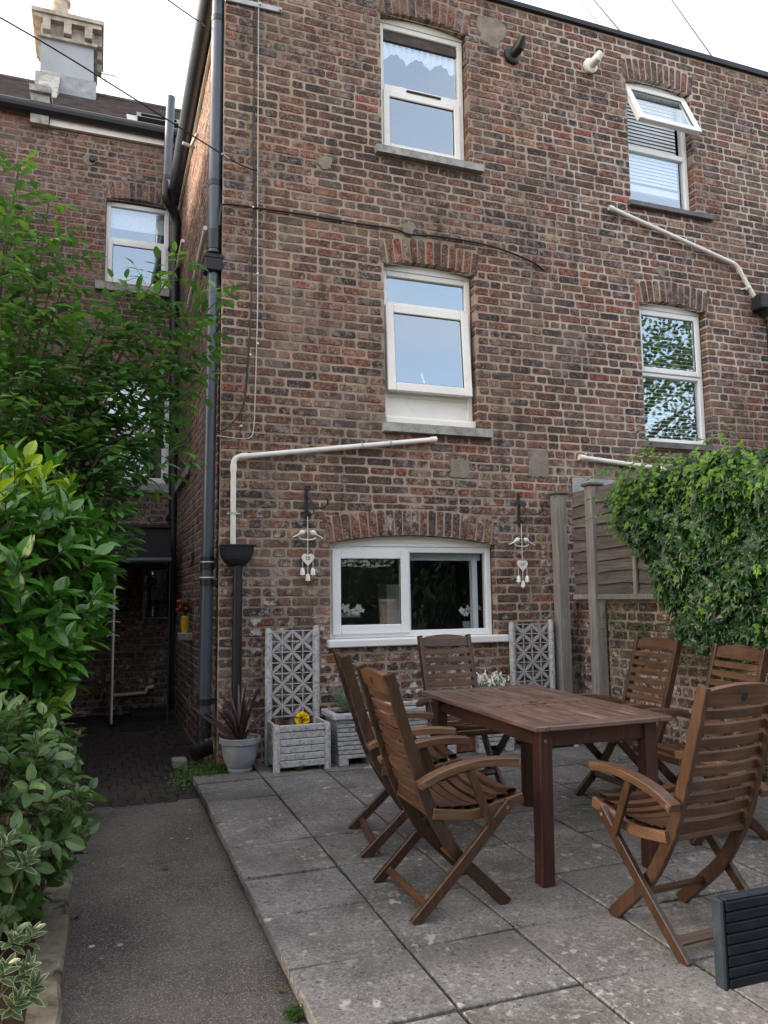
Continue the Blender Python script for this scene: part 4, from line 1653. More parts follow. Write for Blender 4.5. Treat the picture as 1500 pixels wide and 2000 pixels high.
PX0 = .6606               # left edge of the patio
STEP = -.065              # path below patio
t = MB()
t.add([(-60, -60, -.9), (60, -60, -.9), (60, 60, -.45), (-60, 60, -.45)], [(0, 1, 2, 3)])
o = t.build('ground', M['soil'])
o['kind'] = 'structure'
KX = -.075               # right face of the kerb
sheet('path', KX - .02, PX0 + .03, -3.0, 5.40, STEP, 'path')
# patio: bed, edge face, then slabs with open joints
t = MB()
y0, y1 = -3.0, WALL + .02
PXR = 5.2
zb = -.02
t.add([(PX0 + .02, y0, gz(y0) + zb), (PXR, y0, gz(y0) + zb), (PXR, y1, gz(y1) + zb), (PX0 + .02, y1, gz(y1) + zb),
       (PX0 + .012, y0, gz(y0) - .3), (PX0 + .012, y1, gz(y1) - .3), (PX0 + .02, y0, gz(y0) + zb), (PX0 + .02, y1, gz(y1) + zb)],
      [(0, 1, 2, 3), (4, 6, 7, 5)])
patio = t.build('patio', M['joint'])
patio['kind'] = 'structure'
SW, SD = .4543, .4444
rows = [4.6114 - SD * j for j in range(-2, 17)]
slab_rng = random.Random(3)
pal_y = sorted(rows)
for i in range(0, 10):
    for j in range(len(pal_y)):
        x0 = PX0 + i * SW
        x1 = x0 + SW
        y1_ = pal_y[j]
        y0_ = y1_ - SD
        if j == len(pal_y) - 1:
            pass
        if y1_ < -2.2 or x0 > PXR:
            continue
        g = .0055 + .002 * slab_rng.random()
        dz = [slab_rng.gauss(0, .0026) for _ in range(4)]
        rot = slab_rng.gauss(0, .005)
        cx_, cy_ = (x0 + x1) / 2, (y0_ + y1_) / 2
        hx, hy = (x1 - x0) / 2 - g, (y1_ - y0_) / 2 - g
        t = MB()
        vs = []
        for lvl in range(3):
            for q, (sx, sy) in enumerate(((-1, -1), (1, -1), (1, 1), (-1, 1))):
                e = .004 if lvl == 2 else 0
                lx, ly = sx * (hx - e), sy * (hy - e)
                x_, y_ = cx_ + lx - ly * rot, cy_ + ly + lx * rot
                z_ = gz(y_) + dz[q] + (-.045, -.004, 0)[lvl]
                vs.append((x_, y_, z_))
        fs = [(8, 9, 10, 11)]
        for o_ in (0, 4):
            for q in range(4):
                k = (q + 1) % 4
                fs.append((o_ + q, o_ + k, o_ + k + 4, o_ + q + 4))
        t.add(vs, fs)
        t.build('slab', M['slab'], patio)
# last strip of slabs against the house
for i in range(0, 10):
    x0 = PX0 + i * SW
    t = MB()
    ya, yb = max(pal_y) + .005, WALL + .0 - (.25 if i == 0 else 0)
    t.box(x0 + .005, x0 + SW - .005, ya, yb, gz(ya) - .045, gz(ya) + .001)
    t.build('slab', M['slab'], patio)
# brick-paved floor of the passage
t = MB()
t.add([(-1.2, 5.40, gz(5.4) + STEP - .012), (XC, 5.40, gz(5.4) + STEP - .012), (XC, YB, STEP - .012), (-1.2, YB, STEP - .012)], [(0, 1, 2, 3)])
pas = t.build('passage_floor', M['joint'])
pas['kind'] = 'structure'
pm = MB()
pm.cbox(-.049, .049, -.099, .099, -.04, .0, .006)
pme = pm.mesh('paver', M['paver'])
rng = random.Random(9)
k = 0
y = 5.46
row = 0
cnt = 0
while y < YB - .05:
    x = -.35 + (row % 2) * .05
    while x < XC - .05:
        yy = y + ((row + int(x * 20)) % 2) * .0
        o = obj('paver', pme, pas, Matrix.Translation((x, yy + .0, gz(5.4) * .5 + STEP + rng.gauss(0, .002) + .001)) @ Matrix.Rotation(math.pi / 2 * (row % 2) * 0 + rng.gauss(0, .01), 4, 'Z'))
        cnt += 1
        x += .104
    y += .204
    row += 1
# drain covers, mat
for (a, b), lb in ((((222, 1424), (298, 1406)), 'sunken dark doormat in front of the gate'), (((258, 1396), (332, 1374)), 'dark doorstep at the passage end')):
    p, q = ground(*a, STEP), ground(*b, STEP)
    t = MB()
    t.cbox(p[0], q[0], min(p[1], q[1]), min(YB - .01, max(p[1], q[1])), STEP - .02, STEP + (.012 if 'mat' in lb else .06), .006)
    o = t.build('doormat' if 'doormat' in lb else 'doorstep', M['black_matte'] if 'mat' in lb else M['paver'], None, origin=(p[0], p[1], STEP))
    tag(o, lb, 'mat' if 'doormat' in lb else 'step')
# kerb along the bed
kb = thing('bed_kerb', 'mossy concrete kerb edging the planting bed along the path', 'kerb', (KX, 3.5, -.12))
rng = random.Random(21)
y = -2.5
while y < 5.6:
    L = .9 + rng.random() * .05
    t = MB()
    n = 6
    vs, fs = [], []
    for s in range(n + 1):
        yy = y + (L - .012) * s / n
        w_ = rng.gauss(0, .003)
        zt_ = gz(yy) + STEP + .075 + rng.gauss(0, .003)
        vs += [(KX - .11 + w_, yy, zt_ - .2), (KX - .11 + w_, yy, zt_ - .004), (KX - .10, yy, zt_), (KX - .012 + w_, yy, zt_), (KX + w_, yy, zt_ - .012), (KX + w_ + .006, yy, zt_ - .2)]
    for s in range(n):
        for q in range(5):
            fs.append((s * 6 + q, s * 6 + q + 1, s * 6 + 7 + q, s * 6 + 6 + q))
    fs += [(0, 1, 2, 3, 4, 5), tuple(range(n * 6, n * 6 + 6))]
    t.add(vs, fs)
    t.build('kerb_stone', M['kerb'], kb)
    y += L
t = MB()
t.add([(-6, -3, -.16), (KX - .1, -3, -.16), (KX - .1, 5.6, .0), (-6, 5.6, .0)], [(0, 1, 2, 3)])
o = t.build('planting_bed', M['soil'])
o['kind'] = 'structure'
# concrete block and fat black drain on the ground by the corner
c = ground(350, 1492, STEP)
t = MB()
t.cbox(c[0] - .05, c[0] + .06, c[1] - .05, c[1] + .12, STEP - .02, STEP + .055, .008)
o = t.build('concrete_block', M['stone'], None, origin=(c[0], c[1], STEP))
tag(o, 'small concrete block on the ground beside the passage', 'block')
a, b = ground(378, 1484, .02), ground(440, 1463, .05)
t = MB()
t.tube(smooth_path([a + Vector((0, 0, .04)), (a + b) / 2 + Vector((0, 0, .05)), b + Vector((0, .05, .06))], 5), .052, 14)
o = t.build('drain_elbow', M['black'], None, origin=a, smooth=True)
tag(o, 'fat black drain pipe lying on the ground behind the grey flowerpot', 'pipe')

# ------------------------------------------------------------------ fence and garden wall on the right
FX = 3.95
gw = thing('garden_wall', 'low old brick garden wall with white bloom under the fence', 'wall', (FX + .06, 4.5, -.1))
make_wall(gw, frame_left(FX + .06), 1.0, WALL, -.2, 1.19, [], M['mortar_white'], 15, nbest=200, visible=lambda x, y: x < 1400 and y > 1150)
t = MB()
t.box(FX + .075, FX + .30, 1.0, WALL, -.2, 1.18)
t.build('core', M['mortar_dark'], gw)
posts = []
for n_, (px_top, py_top, yy, lb) in enumerate(((1090, 962, 5.90, 'pale timber fence post fixed against the house wall'),
                                               (1157, 945, 5.55, 'taller pale timber fence post standing clear of the house wall'))):
    x_ = on_y(px_top, py_top, yy)[0]
    zt_ = on_y(px_top, py_top, yy)[2]
    po = thing('fence_post', lb, 'fence post', (x_, yy, gz(yy)))
    t = MB()
    t.cbox(x_ - .055, x_ + .05, yy - .05, yy + .05, gz(yy) - .1, zt_ - .02, .006)
    t.build('post', M['fence_post'], po)
    t = MB()
    t.cbox(x_ - .075, x_ + .07, yy - .07, yy + .07, zt_ - .022, zt_ + .005, .008)
    t.build('cap', M['fence'], po)
    posts.append(x_)


def fence_panel(y0, y1, z0, z1, label, n, seed):
    rng = random.Random(seed)
    fp = thing('lap_fence', label, 'fence', (FX, (y0 + y1) / 2, z0))
    pitch = (z1 - z0) / n
    for k in range(n):
        m = 14
        vs, fs = [], []
        ph = rng.random() * 6
        for s in range(m + 1):
            yy = y0 + (y1 - y0) * s / m
            wav = .010 * math.sin(yy * 7 + ph) + rng.gauss(0, .003)
            zb_, zt_ = z0 + k * pitch + wav, z0 + (k + 1) * pitch + .035
            vs += [(FX - .030, yy, zb_), (FX - .018, yy, zb_), (FX + .004, yy, zt_), (FX - .004, yy, zt_)]
        for s in range(m):
            a = s * 4
            for q in range(4):
                r_ = (q + 1) % 4
                fs.append((a + q, a + r_, a + 4 + r_, a + 4 + q))
        fs += [(0, 1, 2, 3), tuple(range(m * 4, m * 4 + 4))]
        t = MB()
        t.add(vs, fs)
        t.build('board', M['fence'], fp)
    t = MB()
    t.cbox(FX - .045, FX + .01, y0, y1, z0 - .03, z0 + .012, .004)
    t.build('rail', M['fence_post'], fp)
    if y1 - y0 > 1:
        for yy in (y1 - .50, y1 - 1.15):
            t = MB()
            t.cbox(FX - .052, FX - .028, yy - .02, yy + .02, z0, z1 - .02, .004)
            t.build('batten', M['fence_post'], fp)
    return fp


fence_panel(5.60, 5.85, 1.22, 2.10, 'narrow weathered lap fence panel between the two posts', 9, 1)
fence_panel(3.70, 5.50, 1.22, 2.10, 'long weathered lap fence panel partly covered by ivy', 9, 2)
fence_panel(1.9, 3.64, 1.22, 2.10, 'lap fence panel buried under ivy', 9, 3)
a, b = W(1118, 935, .03), W(1150, 962, .03)
t = MB()
t.bar((a[0], WALL - .03, (a[2] + b[2]) / 2), (b[0] + .45, WALL - .03, (a[2] + b[2]) / 2 - .01), .02, .14)
o = t.build('slate_piece', M['lead'], None, origin=a)
tag(o, 'blue-grey slate strip wedged behind the fence posts', 'slate')

# ------------------------------------------------------------------ hooks and hanging hearts
def bird(mb, p, s, sz):
    body = smooth_path([p + Vector((-.030 * s, 0, .030)) * sz, p + Vector((-.012 * s, 0, .018)) * sz, p + Vector((.016 * s, 0, .002)) * sz, p + Vector((.060 * s, 0, -.018)) * sz], 4)
    n = len(body)
    rs = []
    for i in range(n):
        u = i / (n - 1)
        rs.append(sz * (.004 + .016 * math.sin(math.pi * min(1, u * 1.25 + .18)) if u < .66 else .004 + .004 * (1 - u)))
    mb.tube(body, rs, 8)
    mb.tube([p + Vector((-.030 * s, 0, .032)) * sz, p + Vector((-.050 * s, 0, .030)) * sz], [.008 * sz, .001], 6)


def hanger(px, py, lab_hook, lab, hook_dir):
    top, bot = W(px, py - 32), W(px, py + 34)
    x, z0, z1 = top[0], bot[2], top[2]
    hk = thing('wall_hook', lab_hook, 'hook', (x, WALL, z0))
    t = MB()
    t.bar((x, WALL - .01, z1), (x, WALL - .01, z0), .03, .012, (0, 1, 0))
    t.build('back_plate', M['iron'], hk)
    t = MB()
    zc = (z0 + z1) / 2
    arm = [(x, WALL - .012, zc + .06), (x + .02 * hook_dir, WALL - .07, zc + .01), (x + .05 * hook_dir, WALL - .14, zc - .05),
           (x + .09 * hook_dir, WALL - .18, zc - .055), (x + .12 * hook_dir, WALL - .20, zc - .02), (x + .115 * hook_dir, WALL - .20, zc + .02)]
    t.tube(smooth_path(arm, 6), .008, 8)
    t.build('arm', M['iron'], hk, smooth=True)
    t = MB()
    for cz, rr in ((z0 + .025, .022), (z1 - .02, .018)):
        t.tube([(x + .015 + rr * math.cos(a_ / 10 * 6.28), WALL - .02, cz + rr * math.sin(a_ / 10 * 6.28)) for a_ in range(9)], .006, 6)
    t.tube(smooth_path([(x, WALL - .012, z0 + .09), (x + .02, WALL - .06, z0 + .04), (x + .045, WALL - .07, z0 + .05), (x + .04, WALL - .06, z0 + .085)], 5), .006, 6)
    t.build('scroll', M['iron'], hk)
    # the hanging ornament
    y = WALL - .045
    z = z0 - .005
    hd = thing('hanging_heart', lab, 'ornament', (x, y, z - .5))
    zb_, zh, zl = W(px, py + 72)[2], W(px, py + 98)[2], W(px, py + 148)[2]
    t = MB()
    t.tube([(x, y, z0 + .02), (x, y, zh - .03)], .003, 6)
    t.build('string', M['white_paint'], hd)
    t = MB()
    t.tube(smooth_path([(x - .07, y, zb_ + .012), (x - .045, y, zb_ - .004), (x, y, zb_ - .008), (x + .045, y, zb_ - .004), (x + .07, y, zb_ + .012)], 5), .005, 6)
    t.build('perch', M['white_paint'], hd, smooth=True)
    for s in (-1, 1):
        t = MB()
        bird(t, Vector((x + .062 * s, y, zb_ + .026)), s, 1.05)
        t.build('bird', M['white_paint'], hd, smooth=True)
    # heart plate with pierced centre
    t = MB()
    n = 40
    outl = []
    for i in range(n):
        a_ = 2 * math.pi * i / n
        hx = 16 * math.sin(a_) ** 3
        hz = 13 * math.cos(a_) - 5 * math.cos(2 * a_) - 2 * math.cos(3 * a_) - math.cos(4 * a_)
        outl.append((hx / 17 * .052, hz / 17 * .060))
    zc = zh - .055
    A, B, C_, D_ = [], [], [], []
    for (hx, hz) in outl:
        A.append((x + hx, y - .008, zc + hz))
        B.append((x + hx * .45, y - .008, zc + hz * .42 + .004))
        C_.append((x + hx, y + .008, zc + hz))
        D_.append((x + hx * .45, y + .008, zc + hz * .42 + .004))
    vs = A + B + C_ + D_
    fs = []
    for i in range(n):
        j = (i + 1) % n
        fs += [(i, j, n + j, n + i), (2 * n + i, 3 * n + i, 3 * n + j, 2 * n + j), (i, 2 * n + i, 2 * n + j, j), (n + i, n + j, 3 * n + j, 3 * n + i)]
    t.add(vs, fs)
    t.tube([(x, y, zc - .02), (x, y, zc + .03)], .004, 5)
    t.tube([(x - .022, y, zc + .016), (x, y, zc), (x + .022, y, zc + .016)], .004, 5)
    t.build('heart', M['white_paint'], hd)
    for dx_, zz in ((-.042, zl + .045), (.042, zl + .045), (0, zl + .0)):
        t = MB()
        t.tube([(x + dx_, y, zc - .01 if dx_ else zc - .055), (x + dx_, y, zz + .03)], .0025, 5)
        t.lathe([(.021, zz - .022), (.019, zz - .005), (.017, zz + .018), (.009, zz + .03), (.003, zz + .034)], x + dx_, y, 12)
        t.tube([(x + dx_, y, zz - .034), (x + dx_, y, zz - .02)], .005, 6)
        t.build('bell', M['white_paint'], hd, smooth=True)


hanger(598, 981, 'black iron wall hook between the black hopper and the kitchen window', 'white birds, heart and bells ornament hanging beside the black hopper', 1)
hanger(1011, 994, 'black scrolled iron wall hook between the kitchen window and fence post', 'white birds, heart and bells ornament hanging between the kitchen window and fence post', 1)

# ------------------------------------------------------------------ planters
def petal_mesh():
    t = MB()
    n = 7
    vs = []
    for s in (1, -1):
        for i in range(n):
            u = i / (n - 1)
            wd = .0125 * math.sin(math.pi * u) ** .8 + .001
            vs += [(u - .5, s * .004, wd / .10), (u - .5, s * .004, -wd / .10)]
    fs = []
    for i in range(n - 1):
        a = i * 2
        fs.append((a, a + 1, a + 3, a + 2))
        b = n * 2 + i * 2
        fs.append((b, b + 2, b + 3, b + 1))
        fs.append((a, a + 2, b + 2, b))
        fs.append((a + 1, b + 1, b + 3, a + 3))
    t.add(vs, fs)
    return t.mesh('petal', M['planter'])


PETAL = petal_mesh()


def trellis_planter(x0, x1, yf, label, dead=False):
    yb = WALL - .045
    z0 = gz(yf)
    tp = thing('trellis_planter', label, 'planter', ((x0 + x1) / 2, (yf + yb) / 2, z0), 'grey trellis planters against the facade')
    pr = .026
    for x, y, zt_ in ((x0 + pr, yf + pr, .335), (x1 - pr, yf + pr, .335), (x0 + pr, yb - pr, 1.01), (x1 - pr, yb - pr, 1.02)):
        t = MB()
        prof = [(pr, z0), (pr, zt_ - .035), (pr * .92, zt_ - .018), (pr * .65, zt_ - .004), (pr * .2, zt_)]
        t.lathe(prof, x, y, 14)
        t.build('post', M['planter'], tp, smooth=True)
    h = .30
    nsl = 6
    for k in range(nsl):
        za, zb2 = z0 + .03 + k * h / nsl, z0 + .03 + (k + 1) * h / nsl - .004
        t = MB()
        t.cbox(x0 + pr * 2 - .004, x1 - pr * 2 + .004, yf + .012 - (.006 if k == nsl - 1 else 0), yf + .035, za, zb2, .005)
        t.build('slat', M['planter'], tp)
        for xs in (x0 + .012, x1 - .035):
            t = MB()
            t.cbox(xs, xs + .023, yf + pr * 2 - .004, yb - pr * 2 + .004, za, zb2, .005)
            t.build('slat', M['planter'], tp)
    t = MB()
    t.box(x0 + .03, x1 - .03, yf + .03, yb - .02, z0 + .05, z0 + .25)
    t.build('soil', M['soil'], tp)
    lx0, lx1 = x0 + pr * 2, x1 - pr * 2
    lz0, lz1 = z0 + .345, .985
    nc, nr = 4, 8
    cw, chh = (lx1 - lx0) / nc, (lz1 - lz0) / nr
    y = yb - pr
    t = MB()
    for i in range(nc + 1):
        t.box(lx0 + i * cw - .0035, lx0 + i * cw + .0035, y - .006, y + .004, lz0 - .01, lz1 + .006)
    for j in range(nr + 1):
        t.box(lx0, lx1, y - .005, y + .003, lz0 + j * chh - .0035, lz0 + j * chh + .0035)
    lat = t.build('lattice', M['planter'], tp)
    for i in range(nc):
        for j in range(nr):
            cx_, cz_ = lx0 + (i + .5) * cw, lz0 + (j + .5) * chh
            sg_ = 1 if (i + j) % 2 == 0 else -1
            Lp = math.hypot(cw, chh) * .97
            m4 = Matrix.Translation((cx_, y - .003, cz_)) @ Matrix.Rotation(-sg_ * math.atan2(chh, cw), 4, 'Y') @ Matrix.Diagonal((Lp, 1, .1, 1))
            obj('petal', PETAL, lat, m4)
    return tp


trellis_planter(1.205, 1.632, 5.585, 'grey trellis planter with a single yellow flower beside the flowerpot')
trellis_planter(3.30, 3.735, 5.56, 'grey trellis planter beside the fence post')
# yellow flower
c = on_y(590, 1405, 5.66)
yf_ = thing('yellow_flower', 'bright yellow double bloom in the trellis planter', 'flower', (c[0], c[1], .24))
t = MB()
t.tube([(c[0], c[1] + .02, .22), (c[0], c[1], c[2])], .005, 6)
t.build('stem', M['shrub'], yf_)
t = MB()
rng = random.Random(4)
for k in range(70):
    a_, e_ = rng.random() * 6.28, math.acos(1 - rng.random() * 1.7)
    d_ = Vector((math.cos(a_) * math.sin(e_), math.sin(a_) * math.sin(e_), math.cos(e_)))
    s_ = d_.cross(Vector((rng.gauss(0, 1), rng.gauss(0, 1), rng.gauss(0, 1)))).normalized()
    p = Vector(c) + d_ * .03
    q = Vector(c) + d_ * (.046 + .008 * rng.random())
    t.add([p - s_ * .008, p + s_ * .008, q + s_ * .019, q + d_ * .004, q - s_ * .019], [(0, 1, 2, 3, 4)])
t.build('petals', M['yellow_petal'], yf_)


def square_planter(x0, x1, y0, y1, zt_, label, nsl=9, name='square_planter'):
    z0 = gz(y0)
    sp = thing(name, label, 'planter', ((x0 + x1) / 2, (y0 + y1) / 2, z0))
    tp_ = .03
    for k in range(nsl):
        f0, f1 = k / nsl, (k + 1) / nsl
        za, zb2 = z0 + .05 + (zt_ - .09 - z0) * f0, z0 + .05 + (zt_ - .09 - z0) * f1 - .004
        e = tp_ * (1 - f0)
        t = MB()
        t.cbox(x0 + .025 + e, x1 - .025 - e, y0 + .025 + e, y1 - .025 - e * .3, za, zb2, .005)
        t.build('slat', M['planter'], sp)
    for xx in (x0 + .055, x1 - .13):
        t = MB()
        t.cbox(xx, xx + .075, y0 + .057, y1 - .06, z0, z0 + .052, .005)
        t.build('foot', M['planter'], sp)
    t = MB()
    w_ = .045
    for q in ((x0, x1, y0, y0 + w_), (x0, x1, y1 - w_, y1), (x0, x0 + w_, y0 + w_, y1 - w_), (x1 - w_, x1, y0 + w_, y1 - w_)):
        t.cbox(q[0], q[1], q[2], q[3], zt_ - .045, zt_, .008)
    t.build('rim', M['planter'], sp)
    t = MB()
    t.box(x0 + .04, x1 - .04, y0 + .04, y1 - .04, zt_ - .06, zt_ - .03)
    t.build('soil', M['soil'], sp)
    return sp


square_planter(1.645, 2.06, 5.57, 5.94, .385, 'square grey planter of lavender next to the yellow flower planter')
square_planter(2.15, 2.72, 5.60, 5.94, .40, 'long grey trough behind the far chair')
square_planter(2.80, 3.22, 5.58, 5.94, .40, 'square grey planter with a silvery white-flowered plant')
a, b = ground(884, 1472), ground(952, 1466)
t = MB()
t.cbox(a[0], b[0] + .05, a[1], a[1] + .18, gz(a[1]), gz(a[1]) + .15, .01)
t.cbox(a[0] - .02, b[0] + .07, a[1] - .02, a[1] + .20, gz(a[1]) + .13, gz(a[1]) + .17, .01)
o = t.build('terracotta_trough', M['terra_brick'], None, origin=(a[0], a[1], gz(a[1])))
tag(o, 'small red terracotta trough on the slabs under the far chair', 'trough')
# round pot
pc_ = ground(476, 1510)
pcx, pcy, pz = pc_[0] - .012, pc_[1] + .09, gz(5.65)
pt_ = thing('flower_pot', 'round ribbed grey pot of purple spiky leaves on the patio corner', 'pot', (pcx, pcy, pz))
t = MB()
wob = lambda k, z: 1 + (.012 if (k % 3 == 0) else 0) * (1 if pz + .06 < z < pz + .17 else 0)
t.lathe([(.085, pz), (.088, pz + .018), (.082, pz + .024), (.105, pz + .06), (.122, pz + .11), (.131, pz + .17), (.134, pz + .195), (.147, pz + .20), (.150, pz + .238), (.143, pz + .242), (.134, pz + .235), (.128, pz + .20)],
        pcx, pcy, 48, wob)
t.build('pot', M['pot'], pt_, smooth=True)
t = MB()
t.lathe([(.128, pz + .17), (.13, pz + .205), (.05, pz + .215)], pcx, pcy, 20)
t.build('soil', M['soil'], pt_)
cd = thing('cordyline', 'spiky purple-leaved plant growing in the round grey pot', 'plant', (pcx, pcy, pz + .21))
rng = random.Random(12)


def blade(L, wd, droop, n=8):
    t = MB()
    vs = []
    x = z = 0
    ang = math.radians(6)
    for i in range(n + 1):
        u = i / n
        wv = wd * (math.sin(math.pi * min(1, u * .8 + .2)) ** .7) * (1 - u ** 4) + .001
        vs += [(-wv / 2, x, z), (0, x + .0, z - wv * .18), (wv / 2, x, z)]
        x += L / n * math.sin(ang)
        z += L / n * math.cos(ang)
        ang += droop / n * (0.4 + u * 1.2)
    fs = []
    for i in range(n):
        a = i * 3
        fs += [(a, a + 1, a + 4, a + 3), (a + 1, a + 2, a + 5, a + 4)]
    t.add(vs, fs)
    return t.mesh('leaf', M['cordyline'])


BL = [blade(.42, .022, .15), blade(.46, .020, .5), blade(.40, .022, .95), blade(.50, .018, .35)]
for k in range(44):
    el = abs(rng.gauss(0, .55))
    m4 = Matrix.Translation((pcx + rng.gauss(0, .008), pcy + rng.gauss(0, .008), pz + .20)) @ Matrix.Rotation(rng.random() * 6.28, 4, 'Z') @ Matrix.Rotation(-min(el, 1.15), 4, 'X') @ Matrix.Scale(.7 + .45 * rng.random(), 4)
    obj('leaf', BL[k % 4], cd, m4)
for (qx, qy) in ((388, 1378), (360, 1372)):
    m4 = Matrix.Translation((pcx, pcy, pz + .20))
    tgt = on_y(qx, qy, pcy + .02) - Vector((pcx, pcy, pz + .2))
    q = Vector((0, .22, .97)).rotation_difference(tgt.normalized())
    obj('leaf', BL[0], cd, m4 @ q.to_matrix().to_4x4() @ Matrix.Scale(tgt.length / .42, 4))

# ------------------------------------------------------------------ table
TX, TY, TA, TL, TW, TI, TH = 1.8306, 3.0831, .0207, 1.2489, .7585, .085, .7092
tilt = Matrix.Rotation(math.atan(SLOPE), 4, 'X')
tbl = thing('garden_table', 'rectangular dark wooden garden table with slatted top and parasol hole', 'table', (0, 0, 0))
th = .024
BW = .075
def tpart(name, mat, *boxes, legs=False):
    t = MB()
    for b_ in boxes:
        t.cbox(*b_, .004)
    return t.build(name, M[mat], tbl)


tpart('side_board', 'table_y', (0, BW, 0, TL, TH - th, TH))
tpart('side_board', 'table_y', (TW - BW, TW, 0, TL, TH - th, TH))
tpart('end_board', 'table_x', (BW + .002, TW - BW - .002, 0, BW, TH - th, TH - .001))
tpart('end_board', 'table_x', (BW + .002, TW - BW - .002, TL - BW, TL, TH - th, TH - .001))
ym = TL / 2
# centre board with the parasol hole
t = MB()
n = 24
hx0, hx1, hy0, hy1 = BW + .002, TW - BW - .002, ym - .05, ym + .05
cxm = TW / 2
rh = .026
vs, fs = [], []
for i in range(n):
    a_ = 2 * math.pi * i / n + math.pi / n
    ca, sa = math.cos(a_), math.sin(a_)
    m_ = min(.05 / max(abs(ca), 1e-6), .05 / max(abs(sa), 1e-6))
    vs += [(cxm + rh * ca, ym + rh * sa, TH - .001), (cxm + m_ * ca, ym + m_ * sa, TH - .001), (cxm + rh * ca, ym + rh * sa, TH - th)]
for i in range(n):
    j = (i + 1) % n
    fs += [(3 * i, 3 * i + 1, 3 * j + 1, 3 * j), (3 * i, 3 * j, 3 * j + 2, 3 * i + 2)]
t.add(vs, fs)
t.cbox(hx0, cxm - .05, hy0, hy1, TH - th, TH - .001, .0)
t.cbox(cxm + .05, hx1, hy0, hy1, TH - th, TH - .001, .0)
t.build('centre_board', M['table_x'], tbl)
t = MB()
t.tube([(cxm, ym, TH - .03), (cxm, ym, TH - .012)], .03, 16)
t.build('hole_plug', M['black_matte'], tbl)
NS = 9
sw = (TW - 2 * BW) / NS
for k in range(NS):
    for (ya, yb2) in ((BW + .003, ym - .053), (ym + .053, TL - BW - .003)):
        xa = BW + k * sw
        tpart('slat', 'table_y', (xa + .007, xa + sw - .007, ya, yb2, TH - th, TH - .0015 - (k % 3) * .0006))
for a_ in ((TI - .03, TW - TI + .03, TI - .012, TI + .012), (TI - .03, TW - TI + .03, TL - TI - .012, TL - TI + .012)):
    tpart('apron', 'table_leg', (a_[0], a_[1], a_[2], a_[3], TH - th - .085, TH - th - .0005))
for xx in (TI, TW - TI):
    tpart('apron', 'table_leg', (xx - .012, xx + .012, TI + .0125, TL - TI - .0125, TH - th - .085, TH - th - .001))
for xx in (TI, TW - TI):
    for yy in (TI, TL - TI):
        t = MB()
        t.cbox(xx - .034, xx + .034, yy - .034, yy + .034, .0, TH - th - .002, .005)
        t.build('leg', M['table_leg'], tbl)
for yy in (TI - .014,):
    t = MB()
    t.tube([(TI - .005, TI - .036, TH - .075), (TI - .005, TI - .0385, TH - .075)], .008, 10)
    t.build('bolt', M['bolt'], tbl)
# the floor falls: set the whole table on it
tbl.matrix_world = Matrix.Translation((TX, TY, gz(TY))) @ Matrix.Rotation(TA, 4, 'Z') @ tilt

# ------------------------------------------------------------------ folding chairs
def ribbon(mb, pts, width, x0, x1):
    """bar that follows (y,z) points, width across the path, from x0 to x1"""
    pts = [Vector((0, a, b)) for a, b in pts]
    P = smooth_path(pts, 5)
    ws = width if isinstance(width, (list, tuple)) else [width] * len(P)
    if len(ws) != len(P):
        ws = [ws[0] + (ws[-1] - ws[0]) * i / (len(P) - 1) for i in range(len(P))]
    vs = []
    for i, p in enumerate(P):
        tdir = (P[min(i + 1, len(P) - 1)] - P[max(i - 1, 0)]).normalized()
        nn = Vector((0, -tdir.z, tdir.y)) * ws[i] / 2
        e = .003
        n2 = nn * (1 - 2 * e / ws[i])
        for x, k in ((x0, n2), (x0 + e, nn), (x1 - e, nn), (x1, n2)):
            vs.append((x, p.y + k.y, p.z + k.z))
        for x, k in ((x1, n2), (x1 - e, nn), (x0 + e, nn), (x0, n2)):
            vs.append((x, p.y - k.y, p.z - k.z))
    fs = []
    for i in range(len(P) - 1):
        for q in range(8):
            r_ = (q + 1) % 8
            fs.append((i * 8 + q, i * 8 + r_, i * 8 + 8 + r_, i * 8 + 8 + q))
    fs += [tuple(range(8)), tuple(range((len(P) - 1) * 8, len(P) * 8))]
    mb.add(vs, fs)


def stile_at(z):
    S = [(-.305, .97), (-.19, .594), (-.15, .469), (-.05, .276), (.075, .149), (.205, 0)]
    for (a, b), (c, d) in zip(S, S[1:]):
        if d <= z <= b:
            return a + (c - a) * (b - z) / (b - d)
    return -.305


